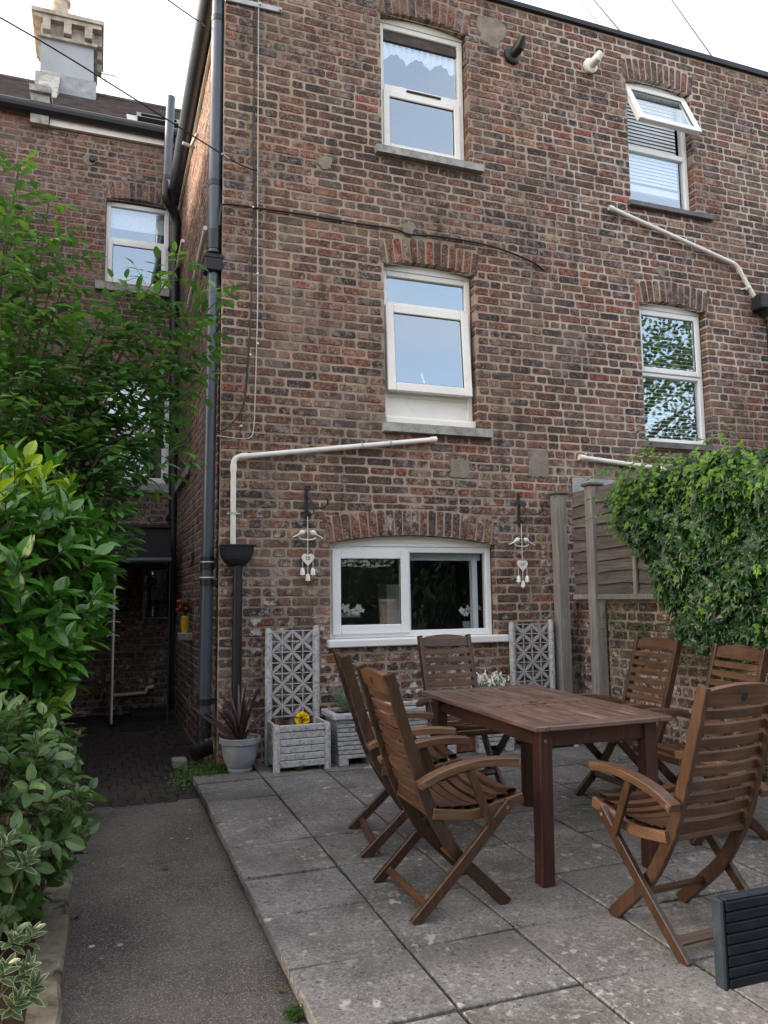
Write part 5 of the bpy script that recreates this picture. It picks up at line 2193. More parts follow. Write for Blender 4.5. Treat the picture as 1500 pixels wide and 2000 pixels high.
def make_chair():
    ch = thing('folding_chair', '', 'chair')
    xs, xl = .182, .226
    for s in (-1, 1):
        t = MB()
        a, b = sorted((s * (xs - .012), s * (xs + .013)))
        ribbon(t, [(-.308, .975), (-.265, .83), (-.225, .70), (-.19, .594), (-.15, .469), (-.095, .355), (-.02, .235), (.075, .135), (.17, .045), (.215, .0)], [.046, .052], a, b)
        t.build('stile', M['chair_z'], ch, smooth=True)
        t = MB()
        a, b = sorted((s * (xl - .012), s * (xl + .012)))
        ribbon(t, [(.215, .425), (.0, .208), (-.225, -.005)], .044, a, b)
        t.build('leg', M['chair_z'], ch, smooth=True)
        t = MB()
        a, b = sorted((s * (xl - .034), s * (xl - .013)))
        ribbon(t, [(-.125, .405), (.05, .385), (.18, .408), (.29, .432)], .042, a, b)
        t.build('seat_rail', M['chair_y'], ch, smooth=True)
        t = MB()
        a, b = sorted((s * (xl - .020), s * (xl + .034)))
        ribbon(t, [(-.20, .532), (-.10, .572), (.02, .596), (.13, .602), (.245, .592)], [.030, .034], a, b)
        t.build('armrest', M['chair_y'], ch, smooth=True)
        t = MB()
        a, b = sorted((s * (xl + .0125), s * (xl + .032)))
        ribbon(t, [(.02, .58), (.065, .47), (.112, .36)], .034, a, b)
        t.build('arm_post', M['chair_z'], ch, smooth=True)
        t = MB()
        t.tube([(s * (xl + .0145), .20, .408), (s * (xl + .008), .20, .408)], .0075, 10)
        t.build('bolt', M['bolt'], ch)
        t = MB()
        t.tube([(s * (xl + .0355), -.188, .540), (s * (xl + .02), -.188, .540)], .006, 10)
        t.build('bolt', M['bolt'], ch)
    NB = 9
    for k in range(NB):
        z = .425 + k * (.905 - .425) / NB
        y = stile_at(z)
        t = MB()
        n = 8
        for q in range(n):          # slats bow backwards a little
            pass
        m4 = Matrix.Translation((0, y, z + .018)) @ Matrix.Rotation(.27, 4, 'X')
        seg = 6
        vs, fs = [], []
        for q in range(seg + 1):
            x = -xs + .012 + (2 * xs - .024) * q / seg
            bow = -.012 * (1 - (2 * q / seg - 1) ** 2)
            for (yy, zz) in ((-.008, -.017), (.008, -.017), (.008, .017), (-.008, .017)):
                vs.append(m4 @ Vector((x, yy + bow, zz)))
        for q in range(seg):
            for e in range(4):
                r_ = (e + 1) % 4
                fs.append((q * 4 + e, q * 4 + r_, q * 4 + 4 + r_, q * 4 + 4 + e))
        t.add(vs, fs)
        t.build('back_slat', M['chair_x'], ch)
    # top rail with a curved upper edge
    t = MB()
    seg = 12
    m4 = Matrix.Translation((0, stile_at(.94), .925)) @ Matrix.Rotation(.29, 4, 'X')
    vs, fs = [], []
    for q in range(seg + 1):
        u = 2 * q / seg - 1
        x = u * (xs - .012)
        zt_ = .036 + .024 * (1 - u * u)
        bow = -.012 * (1 - u * u)
        for (yy, zz) in ((-.010, -.022), (.010, -.022), (.010, zt_), (-.010, zt_)):
            vs.append(m4 @ Vector((x, yy + bow, zz)))
    for q in range(seg):
        for e in range(4):
            r_ = (e + 1) % 4
            fs.append((q * 4 + e, q * 4 + r_, q * 4 + 4 + r_, q * 4 + 4 + e))
    t.add(vs, fs)
    tr = t.build('top_rail', M['chair_x'], ch)
    t = MB()
    p0 = m4 @ Vector((0, -.0235, .012))
    p1 = m4 @ Vector((0, -.0205, .012))
    t.tube([p0, p1], .016, 14)
    t.build('badge', M['black_matte'], tr)
    for k in range(8):
        y = -.115 + k * .0515
        zc = .405 + .022 * ((y - .03) / .2) ** 2 - .004 + (.03 * max(0, y - .1) / .2)
        t = MB()
        seg = 6
        vs, fs = [], []
        hw_ = xl - .034
        for q in range(seg + 1):
            u = 2 * q / seg - 1
            dip = -.016 * (1 - u * u)
            for (yy, zz) in ((-.021, -.009), (.021, -.009), (.021, .009), (-.021, .009)):
                vs.append((u * hw_, y + yy, zc + zz + dip + .012 + yy * .05))
        for q in range(seg):
            for e in range(4):
                r_ = (e + 1) % 4
                fs.append((q * 4 + e, q * 4 + r_, q * 4 + 4 + r_, q * 4 + 4 + e))
        t.add(vs, fs)
        t.build('seat_slat', M['chair_x'], ch)
    t = MB()
    t.cbox(-xl + .034, xl - .034, .272, .296, .405, .442, .006)
    t.build('front_rail', M['chair_x'], ch)
    t = MB()
    t.bar((-xl + .011, -.165, .052), (xl - .011, -.165, .052), .034, .020, (0, -.7, .7))
    t.build('stretcher', M['chair_x'], ch)
    t = MB()
    t.bar((-xs + .012, .085, .125), (xs - .012, .085, .125), .034, .020, (0, .7, .7))
    t.build('stretcher', M['chair_x'], ch)
    t = MB()
    t.bar((-xs + .012, -.125, .40), (xs - .012, -.125, .40), .034, .020)
    t.build('back_rail', M['chair_x'], ch)
    return ch


CH_SPOTS = [
    (1.44, 3.24, -90, 'brown folding chair at the table side, in front of the lavender chair and badge facing out'),
    (1.524, 3.97, -100, 'brown folding chair standing in front of the lavender planter'),
    (2.20, 2.60, 4, 'brown folding chair at the near table end showing the round badge on its back'),
    (2.27, 4.70, 180, 'brown folding chair at the table end under the kitchen window'),
    (3.10, 4.17, 92, 'brown folding chair in front of the pale fence post and creeper'),
    (3.12, 3.52, 88, 'brown folding chair in front of the ivy'),
]
CH_SPOTS[0] = (1.44, 3.24, -90, 'brown folding chair on the table side nearest the path, clear of the lavender')
proto = make_chair()
for i, (x, y, a, lb) in enumerate(CH_SPOTS):
    c_ = proto if i == 0 else copy_tree(proto)
    c_['label'] = lb
    c_['group'] = 'folding chairs around the table'
    c_.matrix_world = Matrix.Translation((x, y, gz(y))) @ tilt @ Matrix.Rotation(math.radians(a), 4, 'Z')

# ------------------------------------------------------------------ dark bench at the edge of the terrace
bn = thing('dark_bench', 'blackish-blue painted slatted bench back at the patio edge', 'bench', (1.9, 1.45, gz(1.4)))
bx0, by, bz0, bz1 = 1.292, 1.45, .384, .567
k = 8
for i in range(k):
    t = MB()
    za = bz0 + i * (bz1 - bz0) / k
    t.cbox(bx0 + .012, 2.6, by - .036, by - .012, za + .0011, za + (bz1 - bz0) / k - .0011, .0025)
    t.build('slat', M['navy'], bn)
t = MB()
t.cbox(bx0, bx0 + .0125, by - .034, by, bz0 - .002, bz1 + .003, .004)
t.cbox(bx0 + .0125, 2.6, by - .012, by, bz0, bz1 + .003, .003)
t.cbox(bx0 + .0125, 2.6, by - .034, by - .0125, bz1 - .0005, bz1 + .004, .002)
t.build('back_frame', M['navy'], bn)
for xx in (1.60, 2.45):
    for y_ in (by - .03, by - .42):
        t = MB()
        t.cbox(xx, xx + .05, y_, y_ + .03, gz(1.4), .40 if y_ > 1.3 else .34, .004)
        t.build('leg', M['navy'], bn)
for i in range(7):
    t = MB()
    t.cbox(1.5, 2.6, by - .44 + i * .06, by - .39 + i * .06, .345, .365, .004)
    t.build('seat_slat', M['navy'], bn)

# ------------------------------------------------------------------ foliage tools
def leaf_geo(w=.4, fold=.12, curl=.15, lobed=False):
    if lobed:       # ivy: five points
        out = [(0, 0, 0), (.30, -.06, .02), (.52, .22, -.02), (.27, .38, .02), (.34, .66, -.03), (.12, .62, .02), (0, 1.0, -.06),
               (-.12, .62, .02), (-.34, .66, -.03), (-.27, .38, .02), (-.52, .22, -.02), (-.30, -.06, .02)]
        v = [(a * .95, b, c + fold * abs(a)) for a, b, c in out] + [(0, .35, .0)]
        f = [(12, i, (i + 1) % 12) for i in range(12)]
        return np.array(v, float), f
    ys = [0, .22, .5, .78, 1]
    ws = [.0, .40, .5, .33, 0]
    v, f = [], []
    for y, q in zip(ys, ws):
        z = -curl * y * y
        if q == 0:
            v.append((0, y, z))
        else:
            v += [(-q * w * 2 * .5 * 2, y, z + fold * q), (0, y, z), (q * w * 2 * .5 * 2, y, z + fold * q)]
    f = [(0, 2, 1), (0, 3, 2), (1, 2, 5, 4), (2, 3, 6, 5), (4, 5, 8, 7), (5, 6, 9, 8), (7, 8, 10), (8, 9, 10)]
    v = np.array(v, float)
    v[:, 0] *= .5
    return v, f


GEO = {}


def geo_mesh(key, geo, mat):
    if key not in GEO:
        t = MB()
        t.add([tuple(p) for p in geo[0]], geo[1])
        GEO[key] = t.mesh('leaf', M[mat], smooth=False)
    return GEO[key]


def aim(p, d, n, L, Wd=None):
    """matrix of a leaf at p pointing along d with face normal near n"""
    d = Vector(d).normalized()
    n = Vector(n)
    s = d.cross(n)
    if s.length < 1e-4:
        s = d.cross(Vector((.3, .5, .8)))
    s.normalize()
    u = s.cross(d)
    Wd = Wd or L
    return Matrix(((s[0] * Wd, d[0] * L, u[0] * L, p[0]), (s[1] * Wd, d[1] * L, u[1] * L, p[1]), (s[2] * Wd, d[2] * L, u[2] * L, p[2]), (0, 0, 0, 1)))


def foliage(parent, items, geos, mats, nbest=300, crown='foliage', min_px=9, seed=0):
    """items: (matrix, variant). The largest in view become objects, the rest one mesh for each look."""
    rng = random.Random(seed)
    sc = []
    for i, (m, k) in enumerate(items):
        p = project(m.translation)
        s = 0
        if p and 0 < p[0] < 1500 and 0 < p[1] < 2000:
            s = m.col[1].length * F_PX / p[2]
            if s < min_px:
                s = 0
            else:
                s = s / (p[2] ** 2.0)      # nearer ones stand in front
        sc.append(s)
    order = sorted(range(len(items)), key=lambda i: -sc[i])[:nbest]
    best = set(i for i in order if sc[i] > 0)
    for i in best:
        m, k = items[i]
        obj('leaf', geo_mesh((mats[k], k), geos[k], mats[k]), parent, m)
    org = np.array(ORG[parent.name])
    for k in range(len(geos)):
        ms = [np.array(items[i][0]) for i in range(len(items)) if i not in best and items[i][1] == k]
        if not ms:
            continue
        A = np.stack(ms)
        gv, gf = geos[k]
        V = np.einsum('nij,kj->nki', A[:, :3, :3], gv) + A[:, None, :3, 3] - org
        nv = len(gv)
        faces = [tuple(j + q * nv for j in f) for q in range(len(ms)) for f in gf]
        me = bpy.data.meshes.new(crown)
        me.from_pydata(V.reshape(-1, 3).tolist(), [], faces)
        at = me.attributes.new('pc', 'FLOAT_COLOR', 'FACE')
        rv = np.repeat(np.array([rng.random() for _ in ms], dtype=np.float32), len(gf))
        buf = np.stack([rv, rv, rv, np.ones_like(rv)], 1)
        at.data.foreach_set('color', buf.ravel())
        me.materials.append(M[mats[k]])
        o = bpy.data.objects.new(crown, me)
        COL.objects.link(o)
        o.parent = parent
        o['kind'] = 'stuff'


def rnd_dir(rng):
    while True:
        v = Vector((rng.uniform(-1, 1), rng.uniform(-1, 1), rng.uniform(-1, 1)))
        if .05 < v.length < 1:
            return v.normalized()


# ------------------------------------------------------------------ cherry-laurel by the path
rng = random.Random(31)
lau = thing('laurel_bush', 'big glossy bright green laurel bush overhanging the path', 'bush', (-.6, 4.4, 0))
G_LAU = leaf_geo(.43, .16, .14)
items = []


def hedge_pt(c, h, rng, p=2.6):
    """point and outward direction on a rounded box"""
    d = rnd_dir(rng)
    k = (abs(d[0] / h[0]) ** p + abs(d[1] / h[1]) ** p + abs(d[2] / h[2]) ** p) ** (-1 / p)
    P = Vector(c) + d * k
    n = Vector([math.copysign((abs(d[i]) * k / h[i]) ** (p - 1) / h[i], d[i]) for i in range(3)]).normalized()
    return P, n


LC, LH = (-.60, 4.5, 1.28), (.62, .72, .68)
stems = MB()
for s in range(430):
    P, n = hedge_pt(LC, LH, rng)
    if n[1] > .35:
        continue
    depth = rng.random() ** 2 * .22
    P = P - n * depth + Vector((0, 0, .05 * math.sin(P[1] * 9 + P[0] * 7)))
    if P[2] < .62 and rng.random() < .6:
        continue
    ax = (n * .75 + Vector((0, 0, .75)) + rnd_dir(rng) * .35).normalized()
    young = (P[2] > 1.72 and rng.random() < .55) or rng.random() < .07
    Ls = .12 + .10 * rng.random() + (.10 if P[2] > 1.8 else 0)
    stems.tube([P - ax * Ls, P + ax * Ls * .35], [.004, .0025], 5)
    nl = rng.randint(7, 11)
    a0 = rng.random() * 6.28
    for q in range(nl):
        a_ = a0 + q * 2.4
        side = ax.cross(Vector((.3, .2, 1))).normalized()
        side2 = ax.cross(side)
        out = side * math.cos(a_) + side2 * math.sin(a_)
        f_ = q / nl
        d = (out * (1.0 - .45 * f_) + ax * (.35 + .75 * f_) + Vector((0, 0, -.12))).normalized()
        L = (.105 + .06 * rng.random()) * (1.0 if f_ < .7 else .8)
        items.append((aim(P - ax * Ls * (.75 - f_ * 1.1), d, ax * 1.0 + Vector((0, 0, .3)) + rnd_dir(rng) * .25, L, L * (.95 + .2 * rng.random())), 1 if young and f_ > .35 else 0))
foliage(lau, items, [G_LAU, G_LAU], ['laurel', 'laurel_young'], 300, 'foliage', 12, 1)
stems.build('twigs', M['bark'], lau)['kind'] = 'stuff'
t = MB()
for k in range(7):
    x, y = -.6 + rng.gauss(0, .12), 4.5 + rng.gauss(0, .15)
    t.tube(smooth_path([(x, y, -.05), (x + rng.gauss(0, .1), y + rng.gauss(0, .1), .5), (x + rng.gauss(0, .3), y + rng.gauss(0, .3), 1.2), (x + rng.gauss(0, .4), y + rng.gauss(0, .4), 1.7)], 4), [.03] * 8 + [.018] * 5, 7)
t.build('trunk', M['bark'], lau)

# ------------------------------------------------------------------ duller shrub in front of it
rng = random.Random(32)
shb = thing('rounded_shrub', 'pale green oval-leaved shrub with reddish buds below the laurel', 'bush', (-.45, 3.45, 0))
G_SH = leaf_geo(.50, .14, .12)
items = []
twigs = MB()
SC, SH = (-.50, 3.50, .44), (.50, .55, .42)
for s in range(430):
    P, n = hedge_pt(SC, SH, rng, 2.3)
    if n[1] > .4 or P[2] < .02:
        continue
    P = P - n * rng.random() ** 2 * .16
    ax = (n * .8 + Vector((0, 0, .65)) + rnd_dir(rng) * .4).normalized()
    Ls = .07 + .07 * rng.random()
    twigs.tube([P - ax * Ls * 1.4, P + ax * Ls * .3], [.003, .002], 5)
    nl = rng.randint(6, 9)
    a0 = rng.random() * 6.28
    bud = rng.random() < .10
    for q in range(nl):
        a_ = a0 + q * 2.4
        side = ax.cross(Vector((.3, .2, 1))).normalized()
        out = side * math.cos(a_) + ax.cross(side) * math.sin(a_)
        f_ = q / nl
        d = (out * (1 - .3 * f_) + ax * (.2 + .6 * f_) + Vector((0, 0, -.05))).normalized()
        L = .054 + .034 * rng.random()
        items.append((aim(P - ax * Ls * (.8 - f_), d, ax + rnd_dir(rng) * .3, L * (.5 if bud and f_ > .8 else 1), L * (.45 if bud and f_ > .8 else 1 + .2 * rng.random())), 1 if bud and f_ > .8 else 0))
foliage(shb, items, [G_SH, G_SH], ['shrub', 'shrub_red'], 300, 'foliage', 10, 2)
twigs.build('twigs', M['bark'], shb)['kind'] = 'stuff'

# dark fine-leaved hedge between the two
rng = random.Random(33)
fh = thing('fine_hedge', 'dark fine-leaved hedge showing between laurel and shrub', 'hedge', (-.45, 4.05, 0))
G_F = leaf_geo(.45, .1, .1)
items = []
for s in range(2600):
    P, n = hedge_pt((-.50, 4.1, .46), (.42, .42, .44), rng, 2.6)
    if n[1] > .4:
        continue
    P = P - n * rng.random() * .12
    L = .022 + .012 * rng.random()
    items.append((aim(P, (n + rnd_dir(rng) * .8).normalized(), n + rnd_dir(rng) * .5, L), 0))
foliage(fh, items, [G_F], ['ivy'], 0, 'foliage', 9, 3)

# ------------------------------------------------------------------ variegated plants at the kerb
rng = random.Random(34)
G_V = leaf_geo(.33, .10, .12)
G_VE = (G_V[0] * np.array([1.28, 1.06, 1]) + np.array([0, -.03, -.006]), G_V[1])
VAR = [(52, 1682, 2.95, 14, 'variegated sprig with cream-edged leaves, topmost beside the shrub'), (10, 1650, 2.95, 10, 'variegated sprig tucked under the pale green shrub'),
       (26, 1835, 2.80, 14, 'variegated sprig leaning over the kerb below the shrub'), (60, 1830, 2.82, 10, 'variegated sprig reaching farthest over the kerb'),
       (48, 1900, 2.76, 12, 'low variegated sprig on the kerb edge'), (62, 1935, 2.70, 16, 'dense variegated sprig above the lowest rosette'),
       (28, 1965, 2.66, 16, 'lowest variegated rosette beside the kerb'), (6, 1900, 2.7, 10, 'variegated sprig back in the bed behind the kerb')]
for (px, py, Y, nl, lb) in VAR:
    c = on_y(px, py, Y)
    vp = thing('variegated_plant', lb, 'plant', (c[0], c[1], gz(Y) + STEP), 'variegated sprigs in the bed')
    base_ = Vector((c[0] - .10, c[1] + .08, gz(Y) - .06))
    t = MB()
    t.tube(smooth_path([base_, (base_ + c) / 2 + Vector((-.02, .0, .03)), c], 4), .003, 5)
    t.build('stem', M['bark'], vp)
    ax = Vector((.35, -.35, .8)).normalized()
    for q in range(nl):
        a_ = q * 2.4
        f_ = q / nl
        side = ax.cross(Vector((.3, .2, 1))).normalized()
        out = side * math.cos(a_) + ax.cross(side) * math.sin(a_)
        d = (out * (1 - .55 * f_) + ax * (.25 + .8 * f_)).normalized()
        L = (.045 + .018 * rng.random()) * (1 - .25 * f_)
        p = c + ax * (f_ - .5) * .06
        m = aim(p, d, ax + rnd_dir(rng) * .2, L)
        lf = obj('leaf', geo_mesh(('ve', 1), G_VE, 'varieg_edge'), vp, m)
        obj('leaf_centre', geo_mesh(('vc', 1), (G_V[0] + np.array([0, 0, .012]), G_V[1]), 'varieg'), vp, m)

# ------------------------------------------------------------------ elder tree
rng = random.Random(35)
eld = thing('elder_tree', 'loose leafy elder tree rising in front of the back windows', 'tree', (-.45, 5.1, 0))
G_E = leaf_geo(.42, .10, .20)
TIPS = [(38, 318, 5.2), (96, 392, 5.2), (20, 400, 5.0), (30, 455, 5.0), (125, 470, 5.2), (75, 470, 4.9), (120, 560, 5.1), (60, 545, 4.8), (250, 565, 5.2), (300, 548, 5.3), (352, 512, 5.35),
        (430, 582, 5.45), (395, 640, 5.5), (400, 690, 5.5), (330, 625, 5.3), (240, 650, 5.2), (200, 620, 5.2), (110, 640, 5.0), (40, 630, 4.8), (10, 560, 4.8),
        (350, 700, 5.4), (380, 745, 5.5), (290, 720, 5.3), (230, 740, 5.2), (170, 690, 5.1), (150, 760, 5.0), (90, 720, 4.9), (30, 740, 4.7), (60, 800, 4.8),
        (350, 880, 5.35), (300, 830, 5.3), (325, 790, 5.3), (250, 830, 5.2), (270, 890, 5.2), (215, 940, 5.1), (200, 880, 5.0), (150, 840, 5.0), (110, 850, 4.9), (20, 850, 4.8), (-30, 700, 4.8),
        (-40, 500, 5.0), (-50, 800, 4.7), (180, 800, 5.3), (120, 780, 5.4), (60, 680, 5.4), (140, 620, 5.5), (240, 1000, 5.2), (235, 1060, 5.2), (200, 1000, 5.1)]
items = []
br = MB()
trunk_pts = []
for ti, (px, py, Y) in enumerate(TIPS):
    tip = on_y(px, py, Y)
    b0 = Vector((-.55 + rng.gauss(0, .10), 5.15 + rng.gauss(0, .15), 0))
    hgt = tip[2]
    fork = Vector((b0[0] + (tip[0] - b0[0]) * .25, b0[1] + (tip[1] - b0[1]) * .2, max(.6, hgt * .55 - .2)))
    mid = Vector((b0[0] + (tip[0] - b0[0]) * .62, b0[1] + (tip[1] - b0[1]) * .6, hgt * .82 - .08))
    path_ = smooth_path([b0, fork, mid, tip], 7)
    nP = len(path_)
    main_ = MB()
    main_.tube(path_, [.018 * (1 - i / nP) + .003 for i in range(nP)], 6)
    main_.build('branch', M['bark'], eld)
    # compound leaves along the outer part
    start = int(nP * (.52 if hgt > 2.6 else .45))
    tot = 15 if py < 520 else (19 if py < 700 else 24)
    for k in range(tot):
        u = start + (nP - 1 - start) * (k / (tot - 1))
        i0 = min(int(u), nP - 2)
        p = path_[i0].lerp(path_[i0 + 1], u - i0)
        axd = (path_[i0 + 1] - path_[i0]).normalized()
        a_ = k * 2.1 + ti
        side = axd.cross(Vector((.1, .2, 1))).normalized()
        out = side * math.cos(a_) + axd.cross(side) * math.sin(a_)
        rd = (out * .9 + axd * .55 + Vector((0, 0, .12)) + rnd_dir(rng) * .25).normalized()
        RL = (.13 + .08 * rng.random()) * (1 if k < tot - 2 else .6)
        upn = (Vector((0, 0, 1)) + rnd_dir(rng) * .45).normalized()
        br.tube([p, p + rd * RL * .5 + Vector((0, 0, .008)), p + rd * RL], [.002, .0018, .001], 4)
        lat = rd.cross(upn).normalized()
        tipy = 1 if (k >= tot - 2 and rng.random() < .6) or rng.random() < .06 else 0
        for (s, f_) in ((0, 1.0), (1, .80), (-1, .80), (1, .45), (-1, .45)):
            d = (rd * (1.0 if s == 0 else .55) + lat * s * .9 + Vector((0, 0, -.28)) + rnd_dir(rng) * .12).normalized()
            L = (.070 + .034 * rng.random()) * (1.15 if s == 0 else 1)
            items.append((aim(p + rd * RL * f_, d, upn, L, L * 1.1), tipy))
br.build('leaf_stalks', M['elder'], eld)['kind'] = 'stuff'
foliage(eld, items, [G_E, G_E], ['elder', 'elder_tip'], 300, 'crown', 10, 4)

# ------------------------------------------------------------------ ivy over the fence
rng = random.Random(36)
ivy = thing('ivy', 'thick dark ivy mound spilling over the fence', 'ivy', (FX, 4.0, .9))
G_I = leaf_geo(lobed=True, fold=.12)
EDGE = [(1185, 1060), (1216, 948), (1252, 932), (1300, 915), (1380, 898), (1440, 886), (1560, 870), (1900, 840), (1900, 1300), (1560, 1285), (1490, 1262), (1430, 1262), (1370, 1262), (1335, 1240),
        (1318, 1190), (1290, 1130), (1268, 1090), (1252, 1060), (1230, 1035), (1215, 1010)]
EDGE[0] = (1208, 990)


def inside(x, y, poly):
    r_ = False
    for i in range(len(poly)):
        (x1, y1), (x2, y2) = poly[i], poly[i - 1]
        if (y1 > y) != (y2 > y) and x < (x2 - x1) * (y - y1) / (y2 - y1) + x1:
            r_ = not r_
    return r_


items = []
ivst = MB()
tries = 0
while len(items) < 6500 and tries < 80000:
    tries += 1
    Y = rng.uniform(2.5, 5.75)
    z = rng.uniform(.75, 2.45)
    clump = .5 + .5 * math.sin(Y * 6.1 + 1.3 * math.sin(z * 5)) * math.sin(z * 7.3 + Y * 2.2)
    cover = min(1, max(0, (5.6 - Y) / .9))
    bulge = (.03 + .10 * cover + .14 * clump * cover) * math.sin(math.pi * min(1, max(.12, (z - .72) / 1.75))) ** .5
    out = bulge * (1 - rng.random() ** 2.2 * .55)
    P = Vector((FX - .03 - out, Y, z))
    q = project(P)
    if not inside(q[0] + rng.gauss(0, 9), q[1] + rng.gauss(0, 9), EDGE):
        continue
    if clump < .22 and rng.random() < .6:
        continue
    nrm = Vector((-1, -.25, .55)) + rnd_dir(rng) * .8
    d = Vector((-.35, rng.gauss(0, .5), -.75 + rng.gauss(0, .4))).normalized()
    L = .052 + .05 * rng.random() ** 1.5
    yg = 1 if (q[1] < 960 and rng.random() < .30) or rng.random() < .05 or (clump > .85 and rng.random() < .15) else 0
    items.append((aim(P, d, nrm, L), yg))
for k in range(70):           # trailing shoots
    px, py = rng.choice([(1210, 930), (1240, 915), (1290, 895), (1330, 890), (1220, 1000), (1260, 960), (1380, 885), (1430, 880), (1310, 950)])
    p = on_x(px + rng.gauss(0, 14), py + rng.gauss(0, 10), FX - .12 - .1 * rng.random())
    d = Vector((-.3, rng.gauss(.1, .5), rng.uniform(-.9, .5))).normalized()
    pts = [p]
    for s in range(6):
        d = (d + Vector((0, 0, -.18)) + rnd_dir(rng) * .18).normalized()
        pts.append(pts[-1] + d * .045)
    ivst.tube(pts, .002, 4)
    for s, pp in enumerate(pts[1:]):
        for sd in (-1, 1):
            items.append((aim(pp, (d + Vector((-.3, sd * .8, 0))).normalized(), Vector((-.8, -.3, .7)) + rnd_dir(rng) * .4, .022 + .018 * rng.random()), 1))
ivst.build('shoots', M['bark'], ivy)['kind'] = 'stuff'
foliage(ivy, items, [G_I, G_I], ['ivy', 'ivy_young'], 300, 'foliage', 9, 5)

# small-leaved creeper on the brick wall and post feet
rng = random.Random(37)
crp = thing('wall_creeper', 'sparse small-leaved creeper scrambling over the low brick wall and posts', 'creeper', (FX, 5.2, .3))
items = []
SP = [(1240, 1228, 55, 26, 420), (1330, 1235, 45, 40, 380), (1190, 1190, 12, 60, 120), (1115, 1280, 12, 40, 110), (1105, 1180, 8, 18, 40), (1225, 1150, 10, 22, 40), (1238, 1135, 12, 12, 30),
      (1190, 1100, 9, 14, 0), (1300, 1290, 60, 30, 260), (1390, 1300, 60, 35, 300), (1480, 1480, 30, 70, 420), (1490, 1400, 25, 80, 300), (1440, 1290, 50, 30, 350)]
for (px, py, sx, sy, n) in SP:
    for k in range(n):
        x_, y_ = px + rng.gauss(0, sx * .55), py + rng.gauss(0, sy * .55)
        p = on_x(x_, y_, FX + .03 - rng.random() * .06)
        if p[2] < .02:
            continue
        L = .014 + .014 * rng.random()
        items.append((aim(p, (Vector((-.5, 0, -.2)) + rnd_dir(rng) * .9).normalized(), Vector((-1, 0, .5)) + rnd_dir(rng) * .6, L), 0 if rng.random() < .8 else 1))
foliage(crp, items, [G_F, G_F], ['creeper', 'ivy'], 0, 'foliage', 9, 6)

# ------------------------------------------------------------------ small planting
def tuft(name, label, cat, c, r, h, n, mat, seed, heads=None, head_mat=None, L=.03):
    rng = random.Random(seed)
    th_ = thing(name, label, cat, tuple(c))
    items = []
    st_ = MB()
    hd = MB()
    for k in range(n):
        a_, q = rng.random() * 6.28, math.sqrt(rng.random())
        b = Vector(c) + Vector((math.cos(a_) * r * q * .4, math.sin(a_) * r * q * .4, 0))
        tp = Vector(c) + Vector((math.cos(a_) * r * q, math.sin(a_) * r * q, h * (.6 + .4 * rng.random()) * (1 - .35 * q * q)))
        st_.tube([b, (b + tp) / 2 + Vector((0, 0, .01)), tp], .0014, 4)
        for s in range(7):
            u = .3 + .7 * s / 6
            p = b.lerp(tp, u)
            items.append((aim(p, (Vector((0, 0, .7)) + rnd_dir(rng)).normalized(), rnd_dir(rng), L * (.7 + .6 * rng.random()), L * .45), 0))
        if heads and rng.random() < heads:
            for s in range(3):
                e = tp + Vector((rng.gauss(0, .006), rng.gauss(0, .006), .008 + .012 * s))
                hd.tube([e, e + Vector((rng.gauss(0, .006), rng.gauss(0, .006), .012))], [.007, .003], 5)
    st_.build('stems', M[mat], th_)['kind'] = 'stuff'
    foliage(th_, items, [G_F], [mat], 0, 'foliage', 9, seed)
    if heads:
        hd.build('flower_heads', M[head_mat], th_)['kind'] = 'stuff'
    return th_


M['lilac'] = plain('lilac_flower', (.20, .16, .34), .7, .2, .2, 40, 0)
tuft('lavender', 'grey-green lavender clump with a few lilac heads in the square planter', 'plant', (1.85, 5.75, .355), .18, .27, 130, 'lavender', 51, .12, 'lilac')
tuft('silver_plant', 'silvery plant covered in tiny white flowers behind the table', 'plant', (3.02, 5.74, .37), .17, .23, 150, 'lavender', 52, .5, 'white_petal')


def ground_cover(name, label, spots, mat, seed, L=.02):
    rng = random.Random(seed)
    th_ = thing(name, label, 'ground cover', tuple(ground(*spots[0][:2])))
    items = []
    for (px, py, sx, sy, n, dz) in spots:
        for k in range(n):
            p = ground(px + rng.gauss(0, sx * .5), py + rng.gauss(0, sy * .5), dz) + Vector((0, 0, rng.random() * .03))
            items.append((aim(p, (rnd_dir(rng) + Vector((0, 0, .4))).normalized(), Vector((0, -.3, 1)) + rnd_dir(rng) * .5, L * (.7 + .6 * rng.random())), 0))
    foliage(th_, items, [G_F], [mat], 0, 'leaves', 9, seed)
    for o in th_.children:
        o['kind'] = 'stuff'
    return th_


ground_cover('ground_cover', 'low green ground cover creeping round the patio corner by the pot', [(395, 1508, 55, 14, 700, -.02), (355, 1528, 26, 16, 260, -.05), (425, 1496, 30, 10, 250, 0)], 'moss', 61, .018)
for (px, py, n, lb) in ((585, 1506, 60, 'small weed at the foot of the trellis planter'), (628, 1500, 70, 'taller weed at the trellis planter corner post'), (590, 1990, 110, 'tuft of weed growing under the patio edge')):
    c = ground(px, py, STEP if py > 1900 else 0)
    tuft('weed', lb, 'weed', (c[0] - (.03 if py > 1900 else 0), c[1], c[2]), .035, .05, n // 3, 'moss', 70 + px, None, None, .016)

